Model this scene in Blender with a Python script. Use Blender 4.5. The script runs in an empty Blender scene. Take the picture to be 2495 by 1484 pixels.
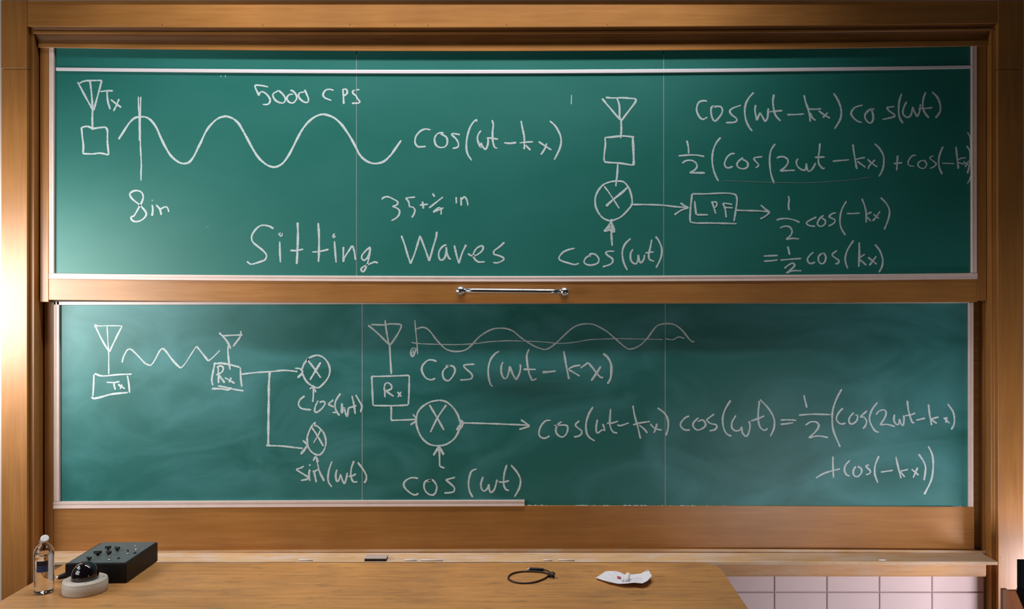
import bpy, bmesh, math, random
from mathutils import Vector, Matrix, Euler
random.seed(7)
sc = bpy.context.scene
COL = sc.collection

# ------------------------------------------------------------------ camera, light, exposure
F, CX, CY, HC = 2000.0, 1247.5, 742.0, 1.96      # focal length in px of a 2495 px wide frame; eye height (m)
cam_d = bpy.data.cameras.new('camera'); cam = bpy.data.objects.new('camera', cam_d); COL.objects.link(cam)
cam_d.sensor_fit = 'HORIZONTAL'; cam_d.sensor_width = 36.0; cam_d.lens = 36.0 * F / 2495.0
cam.location = (0, 0, HC); cam.rotation_euler = (math.radians(90), 0, 0)
cam_d.clip_start = 0.05; cam_d.clip_end = 60
sc.camera = cam

world = bpy.data.worlds.new('world'); sc.world = world; world.use_nodes = True
world.node_tree.nodes['Background'].inputs[0].default_value = (1.0, 0.90, 0.86, 1)
world.node_tree.nodes['Background'].inputs[1].default_value = 0.015

def area(name, loc, target, sx, sy, power, color, spread=180):
    d = bpy.data.lights.new(name, 'AREA'); d.shape = 'RECTANGLE'; d.size = sx; d.size_y = sy
    d.energy = power; d.color = color; d.spread = math.radians(spread)
    o = bpy.data.objects.new(name, d); COL.objects.link(o)
    o.location = loc
    o.rotation_euler = (Vector(target) - Vector(loc)).to_track_quat('-Z', 'Y').to_euler()
    return o
area('board_light', (-0.30, 3.0, HC + 1.95), (-0.30, 3.30, HC - 1.0), 2.5, 0.10, 23, (1.0, 0.98, 0.98), 95)
area('left_wide_fill', (-3.0, 1.6, HC - 0.1), (-1.8, 3.5, HC - 0.1), 1.5, 1.0, 21, (1.0, 0.98, 1.0))  # added unseen fill that broadens the left glare on the boards
area('left_inner_light', (-2.4, 2.6, HC + 0.1), (-1.3, 3.5, HC + 0.0), 0.8, 0.6, 6, (1.0, 0.97, 0.93), 110)
area('left_light', (-2.5, 2.9, HC - 0.05), (-2.0, 3.5, HC - 0.1), 0.35, 0.5, 10, (1.0, 0.97, 0.95))
area('right_light', (2.5, 3.0, HC - 1.3), (2.15, 3.5, HC - 1.2), 0.25, 0.25, 9.5, (1.0, 0.93, 1.0))
area('low_light', (1.6, 1.6, HC - 1.0), (2.0, 3.5, HC - 1.3), 0.6, 0.4, 5.8, (1.0, 0.95, 1.0), 90)
area('front_light', (1.2, 1.0, HC - 0.9), (1.8, 3.5, HC - 1.2), 0.6, 0.4, 3.5, (1.0, 0.95, 0.97))

vs = sc.view_settings
vs.view_transform = 'Standard'; vs.look = 'None'; vs.gamma = 1.0; vs.use_curve_mapping = False
vs.exposure = 0.0

# ------------------------------------------------------------------ materials
def new_mat(name):
    m = bpy.data.materials.new(name); m.use_nodes = True
    nt = m.node_tree; b = nt.nodes['Principled BSDF']
    return m, nt, b
def plain(name, col, rough=0.5, metal=0.0, spec=0.5, **kw):
    m, nt, b = new_mat(name)
    b.inputs['Base Color'].default_value = (*col, 1); b.inputs['Roughness'].default_value = rough
    b.inputs['Metallic'].default_value = metal; b.inputs['Specular IOR Level'].default_value = spec
    n = nt.nodes.new('ShaderNodeTexNoise'); n.inputs['Scale'].default_value = kw.get('nscale', 60)
    n.inputs['Detail'].default_value = 4
    tc = nt.nodes.new('ShaderNodeTexCoord'); nt.links.new(tc.outputs['Object'], n.inputs['Vector'])
    mx = nt.nodes.new('ShaderNodeMix'); mx.data_type = 'RGBA'
    a = kw.get('amp', 0.12)
    mx.inputs[6].default_value = (*[c * (1 - a) for c in col], 1); mx.inputs[7].default_value = (*[min(1, c * (1 + a)) for c in col], 1)
    nt.links.new(n.outputs['Fac'], mx.inputs[0]); nt.links.new(mx.outputs[2], b.inputs['Base Color'])
    for k in ('Transmission Weight', 'IOR'):
        kk = k.replace(' ', '_')
        if kk in kw: b.inputs[k].default_value = kw[kk]
    return m
def ramp(nt, stops):
    r = nt.nodes.new('ShaderNodeValToRGB'); e = r.color_ramp.elements
    while len(e) < len(stops): e.new(0.5)
    for el, (p, c) in zip(e, stops): el.position = p; el.color = (*c, 1)
    return r
def wood(name, c1, c2, c3, axis='X', rough=0.38, spec=0.6, stain=0.0, dust=0.0):
    m, nt, b = new_mat(name); L = nt.links
    tc = nt.nodes.new('ShaderNodeTexCoord'); mp = nt.nodes.new('ShaderNodeMapping')
    sc_ = {'X': (1.2, 22, 22), 'Z': (22, 22, 1.2)}[axis]
    mp.inputs['Scale'].default_value = sc_
    L.new(tc.outputs['Object'], mp.inputs['Vector'])
    n = nt.nodes.new('ShaderNodeTexNoise'); n.inputs['Scale'].default_value = 3.0; n.inputs['Detail'].default_value = 7
    n.inputs['Roughness'].default_value = 0.62; n.inputs['Distortion'].default_value = 0.6
    L.new(mp.outputs[0], n.inputs['Vector'])
    r = ramp(nt, [(0.30, c1), (0.52, c2), (0.72, c3)]); L.new(n.outputs['Fac'], r.inputs[0])
    big = nt.nodes.new('ShaderNodeTexNoise'); big.inputs['Scale'].default_value = 2.2; big.inputs['Detail'].default_value = 3
    L.new(tc.outputs['Object'], big.inputs['Vector'])
    br = nt.nodes.new('ShaderNodeMapRange'); br.inputs[1].default_value = 0.3; br.inputs[2].default_value = 0.7
    br.inputs[3].default_value = 0.84; br.inputs[4].default_value = 1.14; L.new(big.outputs['Fac'], br.inputs[0])
    mul = nt.nodes.new('ShaderNodeVectorMath'); mul.operation = 'SCALE'
    L.new(r.outputs[0], mul.inputs[0]); L.new(br.outputs[0], mul.inputs['Scale'])
    out = mul.outputs[0]
    for scl, lo, hi, amt in (((3.2, 11, 8), 0.56, 0.74, stain), ((1.3, 3.6, 3.6), 0.50, 0.68, stain * 0.5)) if stain > 0 else ():
        mp2 = nt.nodes.new('ShaderNodeMapping'); mp2.inputs['Scale'].default_value = scl
        L.new(tc.outputs['Object'], mp2.inputs['Vector'])
        s = nt.nodes.new('ShaderNodeTexNoise'); s.inputs['Scale'].default_value = 2.6; s.inputs['Detail'].default_value = 8
        s.inputs['Roughness'].default_value = 0.7; L.new(mp2.outputs[0], s.inputs['Vector'])
        sr = nt.nodes.new('ShaderNodeMapRange'); sr.inputs[1].default_value = lo; sr.inputs[2].default_value = hi
        sr.inputs[3].default_value = 0; sr.inputs[4].default_value = amt; L.new(s.outputs['Fac'], sr.inputs[0])
        mx = nt.nodes.new('ShaderNodeMix'); mx.data_type = 'RGBA'; mx.inputs[7].default_value = (0.13, 0.085, 0.05, 1)
        L.new(sr.outputs[0], mx.inputs[0]); L.new(out, mx.inputs[6]); out = mx.outputs[2]
    if dust > 0:
        mp3 = nt.nodes.new('ShaderNodeMapping'); mp3.inputs['Scale'].default_value = (2.4, 9, 9)
        L.new(tc.outputs['Object'], mp3.inputs['Vector'])
        s = nt.nodes.new('ShaderNodeTexNoise'); s.inputs['Scale'].default_value = 2.4; s.inputs['Detail'].default_value = 9
        s.inputs['Roughness'].default_value = 0.72; L.new(mp3.outputs[0], s.inputs['Vector'])
        sr = nt.nodes.new('ShaderNodeMapRange'); sr.inputs[1].default_value = 0.44; sr.inputs[2].default_value = 0.66
        sr.inputs[3].default_value = dust * 0.25; sr.inputs[4].default_value = dust; L.new(s.outputs['Fac'], sr.inputs[0])
        mx = nt.nodes.new('ShaderNodeMix'); mx.data_type = 'RGBA'; mx.inputs[7].default_value = (0.62, 0.55, 0.50, 1)
        L.new(sr.outputs[0], mx.inputs[0]); L.new(out, mx.inputs[6]); out = mx.outputs[2]
    L.new(out, b.inputs['Base Color'])
    b.inputs['Roughness'].default_value = rough; b.inputs['Specular IOR Level'].default_value = spec
    bp = nt.nodes.new('ShaderNodeBump'); bp.inputs['Strength'].default_value = 0.10; bp.inputs['Distance'].default_value = 0.002
    L.new(n.outputs['Fac'], bp.inputs['Height']); L.new(bp.outputs[0], b.inputs['Normal'])
    return m
W1, W2, W3 = (0.335, 0.136, 0.030), (0.38, 0.164, 0.038), (0.425, 0.192, 0.050)
M_WX = wood('wood_horizontal', W1, W2, W3, 'X')
M_WZ = wood('wood_vertical', W1, W2, W3, 'Z')
M_TRAY = wood('tray_wood', (0.50, 0.26, 0.08), (0.58, 0.33, 0.12), (0.66, 0.41, 0.17), 'X', 0.6, 0.3, dust=0.75)
M_FASC = wood('fascia_wood', (0.50, 0.24, 0.08), (0.58, 0.30, 0.11), (0.64, 0.36, 0.15), 'X', 0.5, 0.4, dust=0.35)
M_DESK = wood('desk_wood', (0.40, 0.180, 0.052), (0.50, 0.238, 0.075), (0.57, 0.288, 0.10), 'X', 0.42, 0.45, stain=0.75)
M_DARKWOOD = wood('dark_wood', (0.10, 0.04, 0.02), (0.14, 0.06, 0.03), (0.18, 0.08, 0.04), 'Z', 0.5, 0.3)
M_COVE = wood('shade_painted_moulding', (0.10, 0.038, 0.006), (0.14, 0.052, 0.009), (0.18, 0.070, 0.013), 'X', 0.55, 0.2)  # darker than the other trim wood; shade under mouldings and in recess painted in
M_LECT = wood('lectern_wood', (0.13, 0.045, 0.015), (0.17, 0.062, 0.022), (0.21, 0.080, 0.030), 'Z', 0.6, 0.2)

def board_mat(name, base, dusty, amount, lo, hi, swirl):
    m, nt, b = new_mat(name); L = nt.links
    tc = nt.nodes.new('ShaderNodeTexCoord')
    mp = nt.nodes.new('ShaderNodeMapping'); mp.inputs['Scale'].default_value = (1.0, 1.0, 1.9)
    mp.inputs['Rotation'].default_value = (0, math.radians(18), 0)
    L.new(tc.outputs['Object'], mp.inputs['Vector'])
    n = nt.nodes.new('ShaderNodeTexNoise'); n.inputs['Scale'].default_value = 1.9; n.inputs['Detail'].default_value = 6
    n.inputs['Roughness'].default_value = 0.52; n.inputs['Distortion'].default_value = swirl
    L.new(mp.outputs[0], n.inputs['Vector'])
    sr = nt.nodes.new('ShaderNodeMapRange'); sr.inputs[1].default_value = lo; sr.inputs[2].default_value = hi
    sr.inputs[3].default_value = 0.0; sr.inputs[4].default_value = amount; L.new(n.outputs['Fac'], sr.inputs[0])
    f = nt.nodes.new('ShaderNodeTexNoise'); f.inputs['Scale'].default_value = 420; f.inputs['Detail'].default_value = 2
    L.new(tc.outputs['Object'], f.inputs['Vector'])
    fr = nt.nodes.new('ShaderNodeMapRange'); fr.inputs[3].default_value = 0.86; fr.inputs[4].default_value = 1.14
    fr.inputs[1].default_value = 0.3; fr.inputs[2].default_value = 0.7
    L.new(f.outputs['Fac'], fr.inputs[0])
    mx = nt.nodes.new('ShaderNodeMix'); mx.data_type = 'RGBA'
    mx.inputs[6].default_value = (*base, 1); mx.inputs[7].default_value = (*dusty, 1)
    L.new(sr.outputs[0], mx.inputs[0])
    mul = nt.nodes.new('ShaderNodeVectorMath'); mul.operation = 'SCALE'
    L.new(mx.outputs[2], mul.inputs[0]); L.new(fr.outputs[0], mul.inputs['Scale'])
    L.new(mul.outputs[0], b.inputs['Base Color'])
    b.inputs['Roughness'].default_value = 0.50; b.inputs['Specular IOR Level'].default_value = 0.56
    return m
M_UP = board_mat('green_board', (0.004, 0.150, 0.120), (0.020, 0.188, 0.163), 0.7, 0.35, 0.8, 0.3)
M_LOW = board_mat('dusty_green_board', (0.004, 0.130, 0.115), (0.060, 0.270, 0.280), 0.8, 0.38, 0.78, 1.4)
M_BEAD = plain('pale_bead', (0.76, 0.60, 0.54), 0.42, amp=0.1, nscale=25)
M_STRIP = plain('white_strip', (0.80, 0.74, 0.78), 0.35, amp=0.04)
M_SEAM = plain('dusty_seam', (0.34, 0.40, 0.38), 0.8)
M_BACK = plain('board_backing', (0.030, 0.035, 0.03), 0.8)
M_CHROME = plain('chrome', (0.80, 0.80, 0.85), 0.20, 1.0, amp=0.03)
M_PLASTER = plain('plaster', (0.62, 0.55, 0.50), 0.8, amp=0.05, nscale=12)
M_TILE = plain('glazed_tile', (0.74, 0.60, 0.60), 0.22, amp=0.04, nscale=5)
M_GROUT = plain('grout', (0.40, 0.33, 0.33), 0.9)
M_FLOOR = plain('floor_vinyl', (0.22, 0.19, 0.16), 0.5, amp=0.2, nscale=8)
M_BLACK = plain('black_plastic', (0.006, 0.006, 0.007), 0.5, spec=0.3, amp=0.2)
M_PANEL = plain('dark_panel', (0.075, 0.090, 0.092), 0.38, amp=0.15)
M_SCREEN = plain('black_screen', (0.002, 0.002, 0.003), 0.8, spec=0.08, amp=0.1)
M_KNOB = plain('knob_plastic', (0.006, 0.010, 0.008), 0.35)
M_STEEL = plain('bright_metal', (0.6, 0.58, 0.6), 0.25, 1.0)
M_BLUE = plain('dark_blue', (0.01, 0.02, 0.09), 0.4)
M_LABELTOP = plain('label_black', (0.012, 0.012, 0.025), 0.4)
M_LABELBOT = plain('label_blue', (0.02, 0.045, 0.15), 0.4)
M_IVORY = plain('ivory_plastic', (0.52, 0.47, 0.40), 0.5, amp=0.06, nscale=20)
M_DOME = plain('tinted_dome', (0.006, 0.004, 0.006), 0.06, spec=0.8)
M_CORD = plain('brown_black_cord', (0.020, 0.008, 0.005), 0.45)
M_PAPER = plain('white_paper', (0.72, 0.70, 0.74), 0.7, amp=0.04, nscale=30)
M_RED = plain('red_ink', (0.45, 0.06, 0.10), 0.7)
M_WHITE = plain('white_chalk', (0.74, 0.70, 0.68), 0.85, amp=0.08)
M_CAP = plain('white_cap', (0.75, 0.74, 0.74), 0.4, amp=0.03)
M_FELT = plain('grey_felt', (0.05, 0.035, 0.035), 0.95, amp=0.3)
M_ERASER = plain('eraser_back', (0.42, 0.34, 0.29), 0.7)
M_NAIL = plain('nail_head', (0.05, 0.03, 0.02), 0.5)
M_DUST = plain('chalk_dust', (0.45, 0.47, 0.47), 0.9, amp=0.3, nscale=200)
def glass(name, col, ior, rough=0.02):
    m, nt, b = new_mat(name)
    b.inputs['Base Color'].default_value = (*col, 1); b.inputs['Roughness'].default_value = rough
    b.inputs['Transmission Weight'].default_value = 1.0; b.inputs['IOR'].default_value = ior
    return m
M_PET = glass('clear_plastic', (0.97, 0.97, 0.98), 1.33)
def chalk_mat(name, white, under, cover):
    m, nt, b = new_mat(name); L = nt.links
    tc = nt.nodes.new('ShaderNodeTexCoord')
    n = nt.nodes.new('ShaderNodeTexNoise'); n.inputs['Scale'].default_value = 260; n.inputs['Detail'].default_value = 3
    L.new(tc.outputs['Object'], n.inputs['Vector'])
    r = nt.nodes.new('ShaderNodeMapRange'); r.inputs[1].default_value = 0.34; r.inputs[2].default_value = 0.60
    r.inputs[3].default_value = cover; r.inputs[4].default_value = 1.0; L.new(n.outputs['Fac'], r.inputs[0])
    mx = nt.nodes.new('ShaderNodeMix'); mx.data_type = 'RGBA'
    mx.inputs[6].default_value = (*under, 1); mx.inputs[7].default_value = (*white, 1)
    L.new(r.outputs[0], mx.inputs[0]); L.new(mx.outputs[2], b.inputs['Base Color'])
    b.inputs['Roughness'].default_value = 0.8; b.inputs['Specular IOR Level'].default_value = 0.2
    return m
M_CHALK = chalk_mat('chalk_line', (0.68, 0.76, 0.77), (0.05, 0.18, 0.15), 0.52)
M_FAINT = chalk_mat('faint_chalk_line', (0.20, 0.30, 0.28), (0.03, 0.12, 0.10), 0.2)

# ------------------------------------------------------------------ helpers
def X(px, Y): return (px - CX) / F * Y
def Z(py, Y): return HC - (py - CY) / F * Y
def q(t, px):                       # height of a slightly bowed horizontal line (left, middle, right) at px
    if not isinstance(t, tuple): return t
    a, m, b = t; u = (px - 1250.0) / 1120.0
    return m + (b - a) / 2 * u + ((a + b) / 2 - m) * u * u
ROOT = {}
def link(name, me, mat, parent=None, smooth=False, bevel=0.0):
    o = bpy.data.objects.new(name, me); COL.objects.link(o)
    if mat: me.materials.append(mat)
    if smooth:
        for p in me.polygons: p.use_smooth = True
    if parent is not None:
        off = ROOT.get(parent.name, Vector((0, 0, 0)))
        me.transform(Matrix.Translation(-off)); o.parent = parent; ROOT[o.name] = off
    if bevel:
        b = o.modifiers.new('bevel', 'BEVEL'); b.width = bevel; b.segments = 2; b.limit_method = 'ANGLE'; b.angle_limit = math.radians(35)
    return o
def tag(o, label=None, cat=None, group=None, kind=None):
    if label: o['label'] = label
    if cat: o['category'] = cat
    if group: o['group'] = group
    if kind: o['kind'] = kind
    return o
def thing(name, label, cat, loc, group=None, kind=None):
    o = bpy.data.objects.new(name, None); COL.objects.link(o); o.location = loc; o.empty_display_size = 0.05
    ROOT[o.name] = Vector(loc)
    return tag(o, label, cat, group, kind)
def mesh(name, verts, faces):
    me = bpy.data.meshes.new(name); me.from_pydata([tuple(v) for v in verts], [], faces)
    bm = bmesh.new(); bm.from_mesh(me); bmesh.ops.recalc_face_normals(bm, faces=bm.faces); bm.to_mesh(me); bm.free()
    me.update(); return me
def box(name, x0, x1, y0, y1, z0, z1, mat, parent=None, bevel=0.0):
    v = [(x, y, z) for x in (x0, x1) for y in (y0, y1) for z in (z0, z1)]
    f = [(0, 1, 3, 2), (4, 6, 7, 5), (0, 4, 5, 1), (2, 3, 7, 6), (0, 2, 6, 4), (1, 5, 7, 3)]
    return link(name, mesh(name, v, f), mat, parent, bevel=bevel)
def sweep_h(name, prof, px0, px1, yref, mat, parent=None, n=18, bevel=0.0):
    """closed cross-section of (py, depth) points swept along the wall; py may be a (left, middle, right) bow"""
    v, f, k = [], [], len(prof)
    for i in range(n + 1):
        px = px0 + (px1 - px0) * i / n; xx = X(px, yref)
        for (py, Y) in prof: v.append((xx, Y, Z(q(py, px), Y)))
    for i in range(n):
        for j in range(k):
            a, b = i * k + j, i * k + (j + 1) % k
            f.append((a, b, b + k, a + k))
    f.append(tuple(range(k))); f.append(tuple(n * k + j for j in range(k)))
    return link(name, mesh(name, v, f), mat, parent, bevel=bevel)
def bar_h(name, px0, px1, top, bot, Y, th, mat, parent=None, n=18, bevel=0.0015):
    """bar whose front face spans rows top..bot at depth Y"""
    v, f = [], []
    for i in range(n + 1):
        px = px0 + (px1 - px0) * i / n; xx = X(px, Y); zt, zb = Z(q(top, px), Y), Z(q(bot, px), Y)
        v += [(xx, Y, zt), (xx, Y, zb), (xx, Y + th, zb), (xx, Y + th, zt)]
    for i in range(n):
        for j in range(4):
            a, b = i * 4 + j, i * 4 + (j + 1) % 4
            f.append((a, b, b + 4, a + 4))
    f.append((0, 1, 2, 3)); f.append(tuple(n * 4 + j for j in range(4)))
    return link(name, mesh(name, v, f), mat, parent, bevel=bevel)
def prism_v(name, pts, z0, z1, mat, parent=None, bevel=0.0):
    """plan polygon (x, y) raised from z0 to z1"""
    n = len(pts); v = [(x, y, z0) for x, y in pts] + [(x, y, z1) for x, y in pts]
    f = [(i, (i + 1) % n, n + (i + 1) % n, n + i) for i in range(n)] + [tuple(range(n)), tuple(range(n, 2 * n))]
    return link(name, mesh(name, v, f), mat, parent, bevel=bevel)
def lathe(name, prof, mat, parent=None, at=(0, 0, 0), n=40, rot=None, smooth=True, bevel=0.0):
    v, f = [], []
    for (r, z) in prof:
        for i in range(n):
            a = 2 * math.pi * i / n; p = Vector((r * math.cos(a), r * math.sin(a), z))
            if rot: p = rot @ p
            v.append(p + Vector(at))
    for j in range(len(prof) - 1):
        for i in range(n):
            f.append((j * n + i, j * n + (i + 1) % n, (j + 1) * n + (i + 1) % n, (j + 1) * n + i))
    f.append(tuple(range(n))); f.append(tuple((len(prof) - 1) * n + i for i in range(n)))
    o = link(name, mesh(name, v, f), mat, parent, smooth=smooth, bevel=bevel)
    if smooth:
        o.data.polygons[-1].use_smooth = False; o.data.polygons[-2].use_smooth = False
    return o
def catmull(pts, step):
    if len(pts) < 3:
        P = [Vector((*p, 0)) if len(p) == 2 else Vector(p) for p in pts]
        L = (P[1] - P[0]).length; n = max(1, int(L / step))
        return [P[0].lerp(P[1], i / n) for i in range(n + 1)]
    P = [Vector((*p, 0)) if len(p) == 2 else Vector(p) for p in pts]
    P = [P[0] * 2 - P[1]] + P + [P[-1] * 2 - P[-2]]; out = []
    for i in range(1, len(P) - 2):
        a, b, c, d = P[i - 1], P[i], P[i + 1], P[i + 2]
        n = max(1, int((c - b).length / step))
        for j in range(n):
            t = j / n
            out.append(0.5 * ((2 * b) + (c - a) * t + (2 * a - 5 * b + 4 * c - d) * t * t + (3 * b - a - 3 * c + d) * t ** 3))
    out.append(P[-2]); return out
def tube(name, pts, r, mat, parent=None, n=10, step=0.004):
    C = catmull(pts, step); rr = r if callable(r) else (lambda t: r)
    v, f = [], []
    for i, p in enumerate(C):
        d = (C[min(i + 1, len(C) - 1)] - C[max(i - 1, 0)]).normalized()
        u = d.cross(Vector((0, 0, 1)));  u = u.normalized() if u.length > 1e-4 else Vector((1, 0, 0))
        w = u.cross(d).normalized(); R = rr(i / max(1, len(C) - 1))
        for k in range(n):
            a = 2 * math.pi * k / n; v.append(p + u * R * math.cos(a) + w * R * math.sin(a))
    for i in range(len(C) - 1):
        for k in range(n):
            f.append((i * n + k, i * n + (k + 1) % n, (i + 1) * n + (k + 1) % n, (i + 1) * n + k))
    f.append(tuple(range(n))); f.append(tuple((len(C) - 1) * n + k for k in range(n)))
    return link(name, mesh(name, v, f), mat, parent, smooth=True)

# ------------------------------------------------------------------ the room
XL, XR = X(66, 3.41), X(2432, 3.41)          # inner edges of the wooden casing
floor = box('floor', -4.5, 4.5, -1.5, 3.8, -0.06, 0, M_FLOOR)
tag(floor, 'dark vinyl floor of the lecture room', 'floor', kind='structure')
ZT = Z(1.5, 3.411)                             # top of the header board
v, f = [], []
def addbox(v, f, x0, x1, y0, y1, z0, z1):
    b = len(v); v += [(x, y, z) for x in (x0, x1) for y in (y0, y1) for z in (z0, z1)]
    f += [tuple(b + i for i in t) for t in ((0, 1, 3, 2), (4, 6, 7, 5), (0, 4, 5, 1), (2, 3, 7, 6), (0, 2, 6, 4), (1, 5, 7, 3))]
addbox(v, f, -4.5, X(4, 3.41), 3.425, 3.62, 0, 4.0)
addbox(v, f, X(2494, 3.41), 4.5, 3.425, 3.62, 0, 4.0)
addbox(v, f, X(4, 3.41), X(2494, 3.41), 3.40, 3.62, ZT + 0.002, 4.0)
addbox(v, f, X(4, 3.41), X(2494, 3.41), 3.56, 3.62, 0, ZT + 0.002)
wall = link('wall_back', mesh('wall_back', v, f), M_PLASTER)
tag(wall, 'pale plaster wall around the wooden chalkboard surround', 'wall', kind='structure')
# tiled part below the chalk tray
YT = 3.47
ztile = Z(1443, YT); tw, th_ = 127.9 * YT / F, 0.1108
ztop = HC - 1.110
tb = box('tile_bed', XL + 0.004, XR - 0.004, YT + 0.006, 3.555, 0.0, ztop, M_GROUT, wall)
xj = X(1886.5, YT); gap = 0.0022
k0 = math.floor((XL - xj) / tw); k1 = math.ceil((X(2391, YT) - xj) / tw)
cache = {}
for k in range(k0, k1):
    a, b = max(XL + 0.006, xj + k * tw + gap), min(X(2412, YT), xj + (k + 1) * tw - gap)
    if b - a < 0.02: continue
    z1 = ztop; r = 0
    z0 = ztile
    while z1 > 0.02:
        key = (round(b - a, 4), round(z1 - z0, 4))
        if key not in cache:
            w, h = b - a, z1 - z0 - 2 * gap
            vv, ff = [], []
            e = 0.0025
            pts = [(0, 0.012, 0), (w, 0.012, 0), (w, 0.012, h), (0, 0.012, h), (0, e, 0), (w, e, 0), (w, e, h), (0, e, h),
                   (e, 0, e), (w - e, 0, e), (w - e, 0, h - e), (e, 0, h - e)]
            ff = [(0, 1, 5, 4), (1, 2, 6, 5), (2, 3, 7, 6), (3, 0, 4, 7), (4, 5, 9, 8), (5, 6, 10, 9), (6, 7, 11, 10), (7, 4, 8, 11), (8, 9, 10, 11), (0, 3, 2, 1)]
            cache[key] = mesh('tile', pts, ff); cache[key].materials.append(M_TILE)
        o = bpy.data.objects.new('tile', cache[key]); COL.objects.link(o); o.parent = wall
        o.location = (a, YT - 0.003 + random.uniform(-.0006, .0006), z0 + gap)
        z1 = z0; z0 = max(0.0, z1 - th_)

# wooden surround: left casing, right casing, header
ZJ = Z(168, 3.41)
def casing(name, px_out, xin, sgn, label):
    xo = X(px_out, 3.41)
    t = thing(name, label, 'door frame' if False else 'wood trim', ((xo + xin) / 2, 3.45, 0), kind='structure')
    a, b = sorted((xo, xin))
    box('post', a, b, 3.41, 3.558, 0.0, ZJ - 0.001, M_WZ, t, 0.0015)
    box('upper_post', a, b, 3.4085, 3.558, ZJ + 0.001, ZT, M_WZ, t, 0.0015)
    # stepped moulding on the inner edge: bead, then the groove wall that the boards slide behind
    xb = X(83, 3.43) if sgn < 0 else X(2415, 3.43)
    prism_v('inner_bead', [(xin, 3.43), (xb, 3.43), (xb, 3.47), (xin, 3.47)], 0.0, Z(60, 3.43), M_WZ, t, 0.0015)
    xm = xin + (xb - xin) * 0.35
    prism_v('bead_ridge', [(xin, 3.4275), (xm, 3.4275), (xm, 3.4315), (xin, 3.4315)], 0.0, Z(60, 3.43), M_WZ, t, 0.0008)
    xg = X(97, 3.49) if sgn < 0 else X(2402, 3.49)
    prism_v('slide_channel', [(xin, 3.4705), (xb - sgn * 0.0, 3.4705), (xg - sgn * 0.004, 3.497), (xg, 3.53), (xg, 3.556), (xin, 3.556)], 0.0, Z(60, 3.43), M_WZ, t)
    xe = X(140, 3.54) if sgn < 0 else X(2355, 3.54)
    a, b = sorted((xg - sgn * 0.0005, xe))
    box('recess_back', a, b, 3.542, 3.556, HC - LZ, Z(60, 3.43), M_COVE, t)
    return t
LZ = 1.052
casing('trim_1', 3, XL, -1, 'left upright of the wooden chalkboard surround, brightly lit')
casing('trim_2', 2493, XR, 1, 'right upright of the wooden chalkboard surround, in shade at the top')
hd = thing('trim_3', 'wooden header board with stepped moulding above the chalkboards', 'wood trim', (0, 3.42, Z(30, 3.4)), kind='structure')
HB = (64.5, 66.5, 57)
bar_h('fascia_board', 62, 2446, (1.5, 1.5, 1.5), HB, 3.411, 0.013, M_WX, hd)
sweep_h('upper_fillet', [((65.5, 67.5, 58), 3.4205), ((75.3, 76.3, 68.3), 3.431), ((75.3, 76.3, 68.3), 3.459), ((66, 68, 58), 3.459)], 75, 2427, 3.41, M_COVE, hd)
sweep_h('astragal', [((75.4, 76.4, 68.4), 3.4275), ((76.4, 77.4, 69.4), 3.4255), ((81, 82, 74), 3.4255), ((82.3, 83.3, 75.3), 3.4275), ((82.3, 83.3, 75.3), 3.459), ((75.4, 76.4, 68.4), 3.459)], 76, 2426, 3.41, M_WX, hd)
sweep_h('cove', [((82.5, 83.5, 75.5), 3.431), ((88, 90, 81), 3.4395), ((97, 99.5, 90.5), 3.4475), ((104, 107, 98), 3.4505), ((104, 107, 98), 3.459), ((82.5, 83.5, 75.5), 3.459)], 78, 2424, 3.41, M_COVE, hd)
sweep_h('lip', [((104.2, 107.2, 98.2), 3.4500), ((106, 109, 100), 3.4480), ((115.5, 123.5, 111.5), 3.4480), ((117, 125, 113), 3.4500), ((117, 125, 113), 3.459), ((104.2, 107.2, 98.2), 3.459)], 80, 2422, 3.41, M_WX, hd)
box('top_board', X(62, 3.39), X(2446, 3.39), 3.4245, 3.556, Z(52, 3.40), ZT, M_WX, hd)
for px, py in ((852, 62), (962, 63.5), (1043, 63.5), (1234, 62.5), (1480, 62), (640, 63), (395, 62)):
    lathe('nail', [(0.0022, 0), (0.0015, 0.001)], M_NAIL, hd, at=(X(px, 3.411), 3.4112, Z(py - 2, 3.411)), n=8,
          rot=Matrix.Rotation(math.radians(90), 3, 'X'))

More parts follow.
